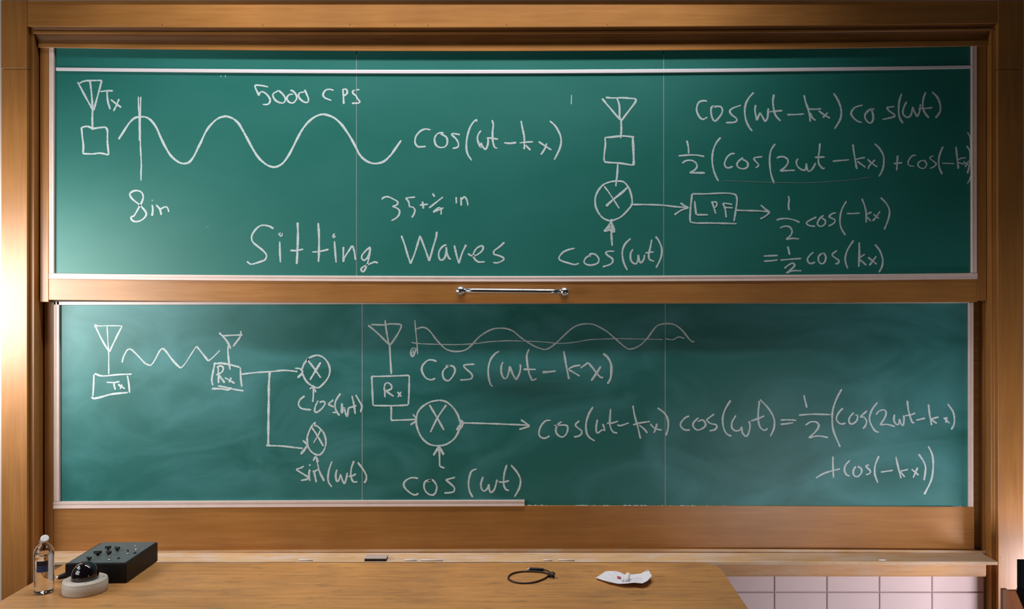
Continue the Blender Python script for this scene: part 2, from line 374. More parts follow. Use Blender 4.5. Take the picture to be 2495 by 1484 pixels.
# ------------------------------------------------------------------ chalk writing
A6 = 6.1825
def strokes_px(origin, s, strokes):
    return [([(origin[0] + x / s, origin[1] + y / s) for x, y in st[0]], st[1]) if isinstance(st, tuple) and isinstance(st[1], (int, float))
            else ([(origin[0] + x / s, origin[1] + y / s) for x, y in st], 3.9) for st in strokes]
def chalk(name, label, board, Y, sets, mat=None, wscale=1.0, thick=0.0006, join=16):
    """handwritten strokes as low ridges of chalk on the board face; strokes far apart become parts of their own"""
    items = []
    for (origin, s, strokes) in sets: items += strokes_px(origin, s, strokes)
    segs = [[tuple(p)[:2] for p in catmull(pts, 8)] for pts, w in items]
    par = list(range(len(items)))
    def find(i):
        while par[i] != i: i = par[i]
        return i
    for i in range(len(items)):
        for j in range(i):
            if find(i) != find(j) and any((p[0] - r[0]) ** 2 + (p[1] - r[1]) ** 2 < join * join for p in segs[i] for r in segs[j]): par[find(i)] = find(j)
    cl = {}
    for i, it in enumerate(items): cl.setdefault(find(i), []).append(it)
    big = max(cl.values(), key=lambda c: sum(len(p) for p, w in c))
    for c in cl.values():
        v, f = [], []
        rnd = random.Random(len(c) * 31 + int(c[0][0][0][0]))
        for si, (pts, w) in enumerate(c):
            C = catmull(pts, 2.2); n = len(C)
            if n < 2: continue
            base = len(v); ph = rnd.uniform(0, 6); th = thick + 0.00002 * si
            for i, p in enumerate(C):
                d = (C[min(i + 1, n - 1)] - C[max(i - 1, 0)])
                d = d.normalized() if d.length > 1e-6 else Vector((1, 0, 0))
                nn = Vector((-d.y, d.x, 0))
                hw = w * 0.465 * wscale * (1 + 0.14 * math.sin(i * 0.31 + ph) + rnd.uniform(-.10, .10))
                if i == 0 or i == n - 1: hw *= 0.55
                hw *= 0.93 + 0.16 * abs(d.y)          # strokes pulled downwards are broader
                for sgn in (1, -1):
                    p2 = p + nn * hw * sgn
                    v.append((X(p2.x, Y), Y - th, Z(p2.y, Y)))
                for sgn in (-1, 1):
                    p2 = p + nn * hw * sgn * 1.15
                    v.append((X(p2.x, Y), Y - 0.00005, Z(p2.y, Y)))
            for i in range(n - 1):
                a = base + i * 4; b = a + 4
                f += [(a, b, b + 1, a + 1), (a + 1, b + 1, b + 2, a + 2), (a, a + 3, b + 3, b)]
        if not v: continue
        small = len(c) == 1 and len(c[0][0]) == 2 and max(abs(c[0][0][0][0] - c[0][0][1][0]), abs(c[0][0][0][1] - c[0][0][1][1])) < 27 and c[0][1] < 2.5
        o = link('chalk_mark' if small else name, mesh(name, v, f), mat or M_CHALK, board, smooth=False)
        if label and c is big: o['label'] = label

# ------------------------------------------------------------------ upper sliding chalkboard
YUF, YU = 3.460, 3.466
ub = thing('sliding_chalkboard', 'upper green sliding chalkboard in front, with the chrome handle on its bottom rail', 'chalkboard',
           (0, YU, Z(738, YU)))
TOPG = (112, 116, 108)
box('backing', X(120, 3.48), X(2380, 3.48), 3.4805, 3.486, Z(735, 3.48), Z(108, 3.48), M_BACK, ub)
BB0, BB1 = (666, 673, 665), (680, 686.5, 680)
for i, (a, b) in enumerate(((131, 867.6), (869.2, 1616.2), (1617.8, 2368))):
    bar_h('writing_panel', a, b, TOPG if i < 2 else (111, 115, 107), (670, 677, 669), YU, 0.009, M_UP, ub, n=8, bevel=0)
for px in (868.4, 1617.0):
    bar_h('seam', px - 0.7, px + 0.7, (128, 134, 126), (668, 676, 668), YU + 0.0004, 0.006, M_SEAM, ub, n=2, bevel=0)
bar_h('metal_strip', 136, 2367, (164, 170, 158.5), (172, 179, 166.5), YU - 0.006, 0.0055, M_STRIP, ub, bevel=0.0018)
bar_h('left_stile', 97, 118.5, 95, 736, YUF, 0.026, M_WZ, ub, n=1, bevel=0.002)
bar_h('right_stile', 2381.5, 2403.5, 95, 733, YUF, 0.026, M_WZ, ub, n=1, bevel=0.002)
bar_h('bottom_rail', 118.8, 2381.2, BB1, (731, 739, 736), YUF, 0.026, M_WX, ub, bevel=0.0015)
def bead_h(name, px0, px1, t, b, Y, parent):
    m1 = tuple(x * .62 + y * .38 for x, y in zip(t, b)); m2 = tuple(x * .5 + y * .5 for x, y in zip(t, b))
    return sweep_h(name, [(t, Y + .003), (tuple(x + 1.2 for x in t), Y), (m1, Y), (m2, Y + .0012), (m2, Y + .0012), (tuple(x - .8 for x in b), Y - .0003), (b, Y + .0022),
                          (b, Y + .012), (t, Y + .012)], px0, px1, Y, M_BEAD, parent)
def bead_v(name, pxa, pxb, py0, py1, Y, parent):
    xa, xb = X(pxa, Y), X(pxb, Y); w = xb - xa
    return prism_v(name, [(xa, Y + .003), (xa + w * .1, Y), (xa + w * .38, Y), (xa + w * .5, Y + .0014), (xa + w * .62, Y), (xa + w * .92, Y), (xb, Y + .003), (xb, Y + .012), (xa, Y + .012)],
                   Z(py1, Y), Z(py0, Y), M_BEAD, parent)
bead_h('bottom_bead', 119, 2382, BB0, BB1, YUF - 0.003, ub)
bead_v('left_bead', 118.5, 131.5, 112, 665.5, YUF - 0.003, ub)
bead_v('right_bead', 2367.5, 2381.5, 108, 664.5, YUF - 0.003, ub)
# handle
hx0, hx1, YH = 1122, 1375.5, 3.418
h = tube('handle', [(X(hx0 + 8, YH), YH, Z(708.5, YH)), (X(hx1 - 6, YH), YH, Z(711, YH))], 0.0108, M_CHROME, ub, n=32, step=0.05)
for px, py in ((hx0, 709), (hx1, 711.5)):
    c = Vector((X(px, YH), YH, Z(py, YH)))
    pr = [(0.019 * math.sin(math.radians(a)) + 0.001, -0.019 * math.cos(math.radians(a))) for a in range(8, 180, 12)]
    lathe('ball_end', pr, M_CHROME, h, at=c, n=28)
    lathe('mount', [(0.0185, 0), (0.0185, 0.004), (0.012, 0.008), (0.010, 0.030)], M_CHROME, h, at=(c.x, YUF + 0.001, c.z), n=24,
          rot=Matrix.Rotation(math.radians(90), 3, 'X'))

A, B, C_, D_, E_ = (160, 160), (560, 180), (260, 380), (580, 460), (900, 440)
Fz, H_, I_, K_, L_, M_ = (960, 260), (1340, 220), (1340, 430), (1640, 200), (1990, 210), (1840, 440)
J_ = (1680, 400)
SF = 5.6705
chalk('chalk_drawing', 'chalk antenna above a box, marked Tx', ub, YU, [(A, A6, [
    [(180, 245), (300, 470), (405, 660)], [(195, 275), (270, 235), (360, 225), (545, 222)], [(545, 222), (490, 430), (420, 680)],
    [(368, 235), (392, 440), (405, 660), (402, 800), (405, 940), (400, 970)],
    ([(240, 930), (330, 915), (410, 945), (500, 935), (600, 925)], 4.6), [(600, 925), (630, 980), (630, 1150), (650, 1340)],
    [(262, 1325), (400, 1330), (520, 1318), (650, 1345)], [(238, 925), (255, 1100), (268, 1200), (262, 1330)],
    [(520, 392), (620, 378), (715, 380)], [(622, 370), (635, 530), (672, 660)],
    [(680, 510), (760, 575), (838, 630)], [(805, 500), (770, 590), (722, 685)]])])
chalk('chalk_drawing', 'chalk axis and long wave at the upper left', ub, YU, [(A, A6, [
    ([(1095, 465), (1100, 640), (1108, 780), (1112, 1130)], 3), ([(1132, 470), (1125, 760), (1125, 1140), (1140, 1480), (1136, 1600), (1135, 1735)], 3),
    ([(797, 1110), (850, 1030), (940, 890), (1000, 820), (1060, 780), (1110, 775), (1170, 770), (1230, 785), (1300, 840), (1370, 940), (1440, 1100),
      (1500, 1220), (1580, 1350), (1680, 1440), (1770, 1475), (1860, 1455), (1930, 1370), (1990, 1250), (2040, 1150), (2110, 1000), (2190, 890),
      (2290, 800), (2400, 765), (2473, 778), (2533, 804)], 4.6)]),
    (B, A6, [([(60, 680), (130, 745), (200, 860), (270, 990), (340, 1120), (430, 1260), (540, 1360), (640, 1403), (720, 1395), (800, 1345), (880, 1240),
      (950, 1110), (1020, 970), (1100, 830), (1190, 720), (1290, 645), (1390, 612), (1480, 625), (1580, 670), (1680, 760), (1760, 870), (1830, 980),
      (1900, 1110), (1950, 1210), (2030, 1295), (2130, 1345), (2230, 1350), (2330, 1315), (2420, 1230), (2473, 1160), (2584, 1001)], 4.7)])])
chalk('chalk_writing', 'chalk writing reading 5000 cps', ub, YU, [(B, A6, [
    [(580, 197), (480, 178), (380, 168)], [(380, 168), (385, 210), (440, 330)],
    [(440, 330), (450, 290), (490, 270), (550, 305), (600, 370), (605, 420), (570, 460), (495, 462)],
    [(735, 250), (700, 272), (655, 300), (655, 350), (700, 410), (780, 440), (825, 425), (835, 370), (800, 310), (735, 250)],
    [(910, 250), (950, 260), (1000, 320), (1005, 380), (960, 435), (900, 430), (860, 385), (870, 340), (910, 310), (955, 310)],
    [(1125, 240), (1150, 290), (1185, 380), (1170, 430), (1110, 420), (1050, 370), (1035, 320), (1060, 285), (1120, 275)],
    [(1565, 250), (1500, 233), (1440, 250), (1405, 310), (1430, 360), (1530, 402)],
    [(1703, 225), (1710, 330), (1717, 455)], [(1705, 235), (1755, 235), (1768, 290), (1720, 335)],
    [(1955, 240), (1900, 242)], [(1885, 247), (1850, 265), (1860, 300), (1900, 330), (1920, 370), (1960, 420), (1930, 442), (1838, 445)]]),
    (A, A6, [([(2340, 145), (2340, 175)], 1.3), ([(2405, 140), (2405, 180)], 1.3)])])
chalk('chalk_writing', 'chalk writing reading 8 in', ub, YU, [(C_, A6, [
    [(345, 565), (400, 530), (460, 522), (520, 545), (550, 600), (540, 670), (500, 750), (450, 840), (410, 905), (375, 915), (370, 950), (400, 980),
     (450, 990), (520, 970), (575, 925), (598, 880), (580, 830), (500, 740), (410, 670), (365, 620), (345, 565)],
    [(683, 735), (695, 800), (685, 905)], [(685, 662), (690, 676)], [(743, 738), (800, 800), (825, 890)], [(810, 800), (890, 765), (925, 800), (935, 845)],
    ([(1518, 1066), (1526, 1072)], 2.2)])])
chalk('chalk_writing', 'chalk writing cos(wt-kx) after the long wave', ub, YU, [(Fz, SF, [
    [(505, 322), (440, 310), (370, 335), (310, 400), (290, 470), (300, 520), (340, 555), (440, 550)],
    [(685, 372), (650, 358), (590, 385), (560, 450), (580, 530), (640, 565), (710, 550), (738, 490), (720, 420), (640, 375)],
    [(912, 387), (800, 368)], [(800, 368), (800, 390), (860, 450), (890, 510), (880, 560), (810, 578)],
    [(1138, 210), (1140, 182), (1110, 200), (1050, 290), (1010, 430), (1000, 560), (1020, 660), (1075, 745)],
    [(1203, 330), (1165, 385), (1153, 450), (1180, 530), (1205, 560), (1203, 495)], [(1203, 495), (1230, 560), (1265, 590), (1295, 530), (1300, 455), (1285, 432)],
    [(1280, 430), (1360, 440), (1440, 450)], [(1355, 185), (1372, 250), (1362, 350), (1365, 470), (1390, 560), (1430, 575)],
    ([(1520, 500), (1600, 508), (1690, 497)], 4.3), [(1755, 195), (1775, 300), (1800, 430), (1800, 590)], [(1735, 502), (1810, 492), (1920, 487)],
    [(1815, 530), (1885, 602)], [(1998, 485), (2090, 545), (2175, 600)], [(2112, 505), (2080, 590), (2030, 665)],
    [(2152, 197), (2230, 270), (2290, 380), (2310, 470), (2290, 580), (2215, 735)]])])
chalk('chalk_writing', 'chalk writing reading 35 + 1/4 in', ub, YU, [(E_, A6, [
    [(185, 285), (220, 255), (280, 245), (350, 275), (420, 315), (430, 345), (400, 375), (345, 390)],
    [(345, 390), (420, 420), (455, 460), (445, 520), (400, 570), (330, 605)],
    [(690, 250), (545, 263)], [(545, 263), (590, 320), (605, 395)], [(600, 400), (650, 400), (685, 440), (675, 500), (640, 560)],
    [(758, 372), (885, 358)], [(800, 315), (815, 425)], [(950, 195), (985, 245)], [(900, 415), (1110, 248)],
    [(1120, 412), (960, 478)], [(960, 478), (1040, 412), (1080, 430), (1080, 515)],
    [(1308, 248), (1310, 348)], [(1380, 248), (1385, 380)], [(1385, 290), (1435, 248), (1470, 300), (1485, 380)]])], wscale=0.92)
chalk('chalk_writing', 'large chalk title reading Sitting Waves', ub, YU, [(D_, A6, [
    [(535, 600), (470, 565), (370, 550), (290, 590), (220, 680), (205, 750), (230, 810), (300, 870), (380, 935), (430, 1000), (415, 1060), (380, 1085),
     (290, 1115), (210, 1137), (170, 1125), (135, 1095)],
    [(628, 795), (632, 950), (640, 1110)], ([(605, 688), (640, 665), (625, 695), (640, 715), (665, 700), (665, 665)], 2.8),
    ([(898, 508), (903, 700), (895, 950), (885, 1135)], 4.6), [(785, 930), (880, 932), (985, 910)],
    ([(1208, 515), (1220, 700), (1220, 950), (1212, 1105)], 4.4), [(1118, 955), (1230, 945), (1365, 915)],
    [(1452, 790), (1465, 950), (1478, 1115)], ([(1458, 675), (1430, 710), (1440, 740), (1465, 720), (1440, 705)], 2.8),
    [(1588, 875), (1585, 1105)], [(1585, 1105), (1610, 1030), (1680, 920), (1720, 865), (1750, 940), (1770, 1075)],
    [(1995, 878), (1930, 930), (1870, 1000), (1865, 1050), (1900, 1078), (1950, 1040), (1980, 960), (1995, 880)],
    [(1995, 880), (1980, 1000), (1950, 1130), (1900, 1240), (1870, 1245), (1855, 1210), (1890, 1175), (1990, 1130), (2060, 1105), (2108, 1120)]]),
    (E_, A6, [[(482, 830), (530, 960), (570, 1100), (620, 1255)], [(620, 1255), (690, 1080), (765, 825)], [(765, 840), (820, 980), (905, 1215)],
    [(905, 1215), (960, 1010), (1005, 860), (1017, 770)],
    [(1165, 968), (1110, 990), (1055, 1060), (1045, 1140), (1070, 1195), (1120, 1185), (1150, 1120), (1160, 1000)], [(1160, 1000), (1170, 1100), (1200, 1170), (1228, 1188)],
    [(1280, 975), (1310, 1110), (1348, 1250)], [(1348, 1250), (1400, 1090), (1460, 965)],
    [(1485, 1100), (1530, 1130), (1600, 1130), (1690, 1070), (1715, 1010), (1690, 985), (1620, 1020), (1570, 1100), (1580, 1170), (1640, 1225), (1740, 1225)],
    [(2035, 930), (1960, 1000), (1880, 1060), (1880, 1110), (1960, 1135), (2025, 1170), (2010, 1205), (1930, 1240), (1865, 1235)]])])
chalk('chalk_drawing', 'chalk antenna, box and crossed circle with arrows and the LPF box', ub, YU, [(H_, A6, [
    [(785, 125), (880, 240), (1060, 450)], [(840, 110), (950, 118), (1100, 115), (1300, 130)], [(1300, 130), (1280, 190), (1190, 310), (1075, 460)],
    [(1010, 120), (1045, 230), (1050, 400), (1070, 460), (1075, 600), (1065, 725)],
    ([(825, 715), (950, 705), (1100, 690), (1270, 708)], 4.6), ([(828, 715), (835, 820), (815, 1000), (820, 1080)], 3.4),
    ([(820, 1080), (900, 1090), (1050, 1100), (1245, 1130)], 4.4), ([(1245, 690), (1255, 850), (1262, 1100), (1245, 1130)], 5),
    [(1022, 1110), (1015, 1250), (1000, 1380), (992, 1450)], ([(325, 70), (320, 215)], 1.8)]),
    (I_, A6, [[(1010, 68), (900, 85), (800, 130), (725, 220), (685, 320), (685, 430), (720, 530), (790, 620), (880, 665), (950, 662), (1060, 615),
     (1150, 535), (1220, 450), (1240, 400), (1225, 280), (1185, 170), (1110, 85), (1010, 68)],
    ([(815, 145), (900, 260), (1045, 485)], 3), ([(1170, 165), (1080, 250), (960, 345), (845, 450)], 5),
    [(1210, 425), (1450, 425), (1700, 435), (1900, 458), (2090, 470)], [(1965, 400), (2030, 445), (2090, 470)], [(2090, 470), (1980, 510), (1875, 580)],
    [(930, 640), (925, 830), (938, 1050)], ([(925, 680), (870, 760), (815, 830)], 4), ([(815, 830), (900, 815), (970, 845)], 4), ([(970, 845), (965, 780), (925, 690)], 4),
    ([(905, 740), (880, 800), (950, 800), (930, 750)], 5)]),
    (J_, 5.3, [([(35, 385), (200, 385), (450, 375), (580, 390), (610, 430), (612, 500), (595, 620), (575, 740)], 3.7), [(35, 385), (15, 560), (8, 700), (12, 750)],
    [(12, 750), (100, 762), (300, 762), (610, 770)], [(68, 475), (75, 560), (88, 655)], [(88, 655), (240, 655)],
    [(290, 480), (340, 640)], [(290, 490), (340, 490), (355, 515), (345, 545), (318, 565)], [(430, 505), (460, 580), (475, 690)],
    [(430, 505), (490, 510), (552, 522)], [(455, 560), (560, 565)],
    [(585, 595), (700, 600), (900, 605), (1040, 618)], [(920, 528), (990, 590), (1040, 620)], [(1040, 625), (970, 680), (915, 708)]])])
chalk('chalk_writing', 'chalk writing cos(wt) below the crossed circle', ub, YU, [(I_, A6, [
    [(375, 1083), (280, 1105), (190, 1150), (135, 1230), (170, 1270), (260, 1300), (370, 1328), (438, 1308)],
    [(610, 1210), (605, 1170), (680, 1175), (735, 1240), (720, 1305), (640, 1335), (560, 1330), (515, 1290), (540, 1230), (600, 1190)],
    [(970, 1130), (890, 1128), (840, 1150), (870, 1190), (940, 1240), (945, 1290), (900, 1330), (795, 1362)],
    [(1218, 935), (1140, 1010), (1095, 1110), (1095, 1220), (1120, 1320), (1165, 1412)],
    [(1250, 1095), (1215, 1170), (1220, 1260), (1260, 1310), (1300, 1315), (1325, 1260), (1332, 1180)], [(1332, 1180), (1345, 1270), (1370, 1300), (1410, 1260), (1428, 1180)],
    [(1435, 1155), (1500, 1145), (1565, 1138)], [(1535, 950), (1510, 1080), (1490, 1180), (1500, 1250), (1570, 1280)],
    [(1590, 905), (1645, 980), (1685, 1100), (1670, 1230), (1600, 1378)]])])
chalk('chalk_writing', 'chalk product cos(wt-kx)cos(wt) at the top right', ub, YU, [(K_, A6, [
    [(512, 288), (450, 283), (385, 310), (358, 380), (360, 450), (400, 530), (450, 562), (520, 528)],
    [(620, 360), (580, 380), (572, 450), (590, 540), (630, 588), (680, 550), (735, 470), (740, 400), (700, 368), (600, 375)],
    [(1022, 350), (900, 395), (855, 440), (880, 490), (950, 545), (960, 580), (920, 608), (795, 612)],
    [(1215, 158), (1150, 230), (1100, 320), (1080, 430), (1095, 560), (1140, 670), (1195, 742)],
    [(1245, 345), (1235, 430), (1262, 580)], [(1262, 580), (1310, 460)], [(1310, 460), (1360, 550), (1392, 600)], [(1392, 600), (1425, 530), (1435, 395)],
    [(1450, 450), (1540, 440), (1648, 430)], [(1520, 188), (1505, 290), (1520, 420), (1550, 510), (1620, 588)],
    [(1715, 492), (1850, 490), (1972, 482)], [(1973, 195), (2000, 310), (2045, 440), (2070, 598)], [(2030, 405), (2130, 410), (2235, 402)],
    [(2060, 460), (2100, 540), (2150, 578)], [(2190, 430), (2270, 490), (2365, 545)], [(2330, 460), (2258, 540)]]),
    (L_, A6, [[(255, 105), (330, 230), (370, 370), (355, 500), (270, 645)], [(692, 285), (580, 320), (520, 400), (550, 470), (620, 530), (680, 545)],
    [(870, 352), (815, 345), (740, 410), (728, 470), (760, 530), (810, 555), (845, 520), (850, 430), (820, 345)],
    [(1172, 308), (1050, 320)], [(1050, 320), (1090, 370), (1175, 435), (1150, 465), (985, 503)],
    [(1280, 110), (1245, 230), (1235, 370), (1250, 470), (1300, 560)],
    [(1355, 232), (1310, 330), (1300, 410), (1340, 460), (1390, 465), (1430, 410), (1445, 310)], [(1445, 310), (1480, 400), (1515, 460)], [(1515, 460), (1550, 380), (1565, 270)],
    [(1530, 340), (1630, 335), (1740, 322)], [(1640, 92), (1605, 200), (1600, 310), (1630, 400), (1690, 478)],
    [(1740, 85), (1820, 170), (1862, 290), (1855, 390), (1790, 480)]])])
chalk('chalk_writing', 'chalk line 1/2(cos(2wt-kx)+cos(-kx)) with a thin underline', ub, YU, [(K_, A6, [
    [(208, 880), (230, 980), (235, 1080)], [(78, 1113), (250, 1100), (360, 1102), (470, 1122)],
    [(138, 1222), (200, 1185), (280, 1182), (345, 1220), (360, 1280), (320, 1330), (250, 1368)], ([(250, 1368), (478, 1370)], 4.8),
    [(718, 835), (650, 920), (605, 1030), (590, 1170), (605, 1300), (640, 1410), (684, 1493)],
    [(930, 1078), (870, 1085), (810, 1140), (775, 1230), (800, 1285), (850, 1292), (900, 1270)],
    [(1055, 1140), (990, 1190), (962, 1245), (990, 1290), (1060, 1308), (1120, 1280), (1125, 1220), (1080, 1180), (1030, 1165)],
    [(1345, 1125), (1215, 1140)], [(1215, 1140), (1230, 1180), (1285, 1240), (1280, 1270), (1240, 1293)],
    [(1538, 932), (1480, 1020), (1458, 1120), (1458, 1250), (1475, 1380), (1505, 1480), (1525, 1528)],
    [(1560, 1152), (1600, 1128), (1670, 1128), (1725, 1165), (1730, 1220), (1680, 1290), (1610, 1338)], ([(1610, 1338), (1835, 1330)], 4.4),
    [(1885, 1155), (1858, 1200), (1870, 1260), (1920, 1310), (1985, 1328), (2005, 1280), (2008, 1225)], [(2008, 1225), (2020, 1300), (2040, 1345), (2090, 1320), (2140, 1240), (2140, 1215)],
    [(2212, 922), (2205, 1030), (2190, 1150), (2200, 1240), (2265, 1308), (2285, 1290)], ([(2135, 1135), (2285, 1130)], 4.4)]),
    (L_, A6, [[(240, 1132), (360, 1120), (490, 1110)], [(545, 875), (570, 1050), (605, 1248)], [(570, 1115), (640, 1090), (730, 1075)], [(610, 1130), (735, 1222)],
    [(765, 1100), (830, 1160), (915, 1218)], [(880, 1110), (800, 1190), (775, 1248)], [(870, 865), (940, 930), (1000, 1030), (1012, 1130), (995, 1250), (940, 1362)],
    [(1155, 1168), (1290, 1152)], [(1220, 1045), (1205, 1270)], ([(1500, 1040), (1440, 1050), (1385, 1120), (1380, 1180), (1420, 1203), (1470, 1205)], 3),
    ([(1600, 1115), (1545, 1140), (1525, 1185), (1560, 1230), (1620, 1235), (1655, 1190), (1640, 1135), (1600, 1115)], 3.2),
    ([(1758, 1048), (1700, 1080), (1760, 1130), (1800, 1170), (1770, 1210), (1705, 1240)], 3), [(1905, 908), (1860, 1010), (1838, 1120), (1850, 1230), (1890, 1325)],
    ([(1888, 1160), (2070, 1165)], 3), [(2098, 908), (2115, 1060), (2135, 1245)], ([(2130, 1110), (2180, 1085), (2245, 1078)], 3), ([(2130, 1150), (2230, 1175)], 3),
    ([(2210, 1130), (2290, 1200)], 3), ([(2290, 1120), (2235, 1220)], 3), ([(2255, 895), (2310, 980), (2310, 1120), (2290, 1250), (2270, 1315)], 4),
    ([(2270, 690), (2310, 770), (2322, 900), (2322, 1050)], 3), ([(2322, 1350), (2300, 1420), (2265, 1470)], 3)])], wscale=0.94)
chalk('chalk_underline', None, ub, YU, [(J_, 5.3, [([(430, 212), (700, 225), (1100, 237), (1500, 240), (1800, 225), (2120, 200), (2329, 166)], 1.7)])], M_FAINT)
chalk('chalk_writing', 'chalk writing 1/2 cos(-kx) after the arrow', ub, YU, [(M_, A6, [
    [(503, 230), (512, 300), (503, 370), (512, 450)], [(320, 597), (400, 575), (500, 575), (600, 600), (672, 632)],
    [(375, 715), (440, 690), (510, 695), (555, 750), (540, 820), (465, 887)], [(465, 887), (560, 872), (662, 880)],
    [(925, 550), (830, 595), (772, 640), (820, 680), (905, 690)], [(1035, 525), (985, 560), (942, 630), (950, 675), (1000, 690), (1055, 650), (1055, 600), (1000, 560)],
    [(1220, 485), (1160, 500), (1115, 545), (1150, 565), (1200, 590), (1190, 640), (1105, 688)], [(1375, 310), (1310, 430), (1280, 560), (1290, 700), (1360, 825)],
    ([(1378, 497), (1480, 497), (1578, 490)], 4.2), [(1608, 272), (1650, 380), (1675, 500), (1672, 635)], [(1690, 505), (1755, 475)], [(1690, 550), (1745, 612)],
    [(1780, 505), (1865, 572)], [(1882, 462), (1830, 540), (1770, 612)], [(1890, 255), (1980, 350), (2025, 460), (2005, 590), (1945, 738)]])], wscale=0.9)
chalk('chalk_writing', 'chalk writing = 1/2 cos(kx) at the bottom right', ub, YU, [(M_, A6, [
    [(125, 1138), (340, 1130)], [(130, 1215), (240, 1210), (340, 1195)], [(493, 990), (520, 1120)], [(380, 1200), (550, 1185), (695, 1175)],
    [(440, 1325), (500, 1275), (570, 1245), (595, 1285), (540, 1340), (468, 1395)], [(468, 1395), (560, 1360), (700, 1360)],
    [(878, 1080), (820, 1130), (788, 1190), (810, 1240), (850, 1250), (905, 1230)],
    [(1010, 1095), (960, 1140), (955, 1210), (1000, 1255), (1050, 1225), (1065, 1150), (1035, 1095), (1010, 1095)],
    [(1232, 1055), (1160, 1115), (1200, 1160), (1260, 1205), (1250, 1245), (1205, 1255)], [(1485, 900), (1400, 1030), (1360, 1150), (1365, 1240), (1395, 1325)],
    ([(1568, 930), (1570, 1100), (1562, 1300)], 4.4), [(1570, 1165), (1650, 1110)], [(1580, 1190), (1675, 1275)], [(1700, 1155), (1835, 1262)], [(1825, 1140), (1720, 1280)],
    [(1803, 958), (1880, 1060), (1922, 1190), (1910, 1300), (1865, 1385)], ([(1990, 1330), (2005, 1332)], 1.8)])], wscale=0.94)

# ------------------------------------------------------------------ lower chalkboard
YLF, YL = 3.505, 3.511
lb = thing('fixed_chalkboard', 'lower dustier green chalkboard, behind the upper one, with a broad wooden bottom rail', 'chalkboard',
           (0, YL, Z(1338, YL)))
box('backing', X(132, 3.52), X(2366, 3.52), 3.5205, 3.526, Z(1300, 3.52), Z(560, 3.52), M_BACK, lb)
for (a, b) in ((144, 881.4), (883.2, 1619.8), (1621.6, 2362)):
    bar_h('writing_panel', a, b, 600, (1230, 1232, 1234), YL, 0.009, M_LOW, lb, n=8, bevel=0)
for px in (882.3, 1620.7):
    bar_h('seam', px - 1.3, px + 1.3, 602, (1230, 1231, 1233), YL + 0.0002, 0.006, M_SEAM, lb, n=2, bevel=0)
bar_h('bottom_rail', 130.5, 2374, (1231, 1232, 1235), (1352, 1347, 1352), YLF, 0.024, M_WX, lb, bevel=0.0015)
bar_h('left_stile', 108, 130.2, 560, 1352, YLF + 0.001, 0.023, M_WZ, lb, n=1, bevel=0.002)
bead_h('bottom_bead', 129.5, 1278, (1222, 1218, 1219), (1240, 1234, 1234), YLF - 0.004, lb)
bead_v('left_bead', 129.5, 144.5, 700, 1221.5, YLF - 0.004, lb)
bead_v('right_bead', 2361, 2373, 700, 1235, YLF - 0.004, lb)
bar_h('top_bead', 131, 2372, 700, (743, 740.5, 738.5), YLF - 0.004, 0.012, M_BEAD, lb, bevel=0.0012)
# crumbs of chalk along the bare lower edge
v, f = [], []
for i in range(70):
    px = random.choice([random.uniform(1284, 1330), random.uniform(1330, 1900), random.uniform(1400, 1480), random.uniform(1515, 1570), random.uniform(1655, 1690), random.uniform(2320, 2340)])
    w, h_ = random.uniform(1.5, 9), random.uniform(0.6, 2.2)
    x0, x1 = X(px, YL), X(px + w, YL); zb = Z(q((1231, 1231.5, 1234.5), px), YL) ; zt = zb + h_ * 0.00175
    b = len(v); v += [(x0, YL - .0002, zb), (x1, YL - .0002, zb), ((x0 + x1) / 2, YL - .0002, zt), (x0, YL - .004, zb), (x1, YL - .004, zb), ((x0 + x1) / 2, YL - .0015, zt)]
    f += [(b, b + 2, b + 1), (b + 3, b + 4, b + 5), (b, b + 3, b + 5, b + 2), (b + 1, b + 2, b + 5, b + 4), (b, b + 1, b + 4, b + 3)]
o = link('chalk_crumbs', mesh('chalk_crumbs', v, f), M_DUST, lb); o['kind'] = 'stuff'

N_, O_, P_, Q_, R_, T_, U_ = (200, 760), (560, 840), (620, 980), (880, 760), (920, 960), (1160, 760), (1400, 760)
V_, X_, Z_ = (1280, 960), (1640, 920), (1960, 920)
chalk('chalk_drawing', 'chalk antenna on a Tx box with a zigzag wave', lb, YL, [(N_, A6, [
    [(192, 190), (280, 380), (405, 600)], ([(200, 190), (250, 212), (400, 208), (605, 210)], 2.6), [(605, 212), (500, 420), (415, 600)],
    ([(378, 200), (390, 420), (402, 610), (403, 800), (403, 940)], 2.8), [(190, 930), (270, 960), (350, 965), (550, 945), (750, 938)],
    [(180, 940), (175, 1100), (163, 1275)], [(683, 960), (705, 1080), (717, 1220)], ([(140, 1280), (180, 1305), (300, 1280), (450, 1240), (690, 1215)], 4.6),
    [(370, 1060), (480, 1065), (565, 1050)], [(480, 1065), (485, 1110), (503, 1175)], [(545, 1090), (590, 1125), (648, 1158)], [(603, 1090), (575, 1165)],
    ([(603, 765), (625, 680), (670, 590), (710, 560), (760, 580), (850, 670), (940, 765), (1000, 800), (1045, 798), (1100, 720), (1170, 590), (1215, 545)], 3.4),
    ([(1215, 545), (1270, 600), (1350, 710), (1430, 800), (1490, 850)], 4.4), ([(1490, 850), (1560, 770), (1650, 630), (1725, 515)], 2.6), ([(1725, 515), (1800, 610), (1905, 742)], 4.2),
    ([(1905, 742), (1990, 670), (2078, 578)], 2.8)])])
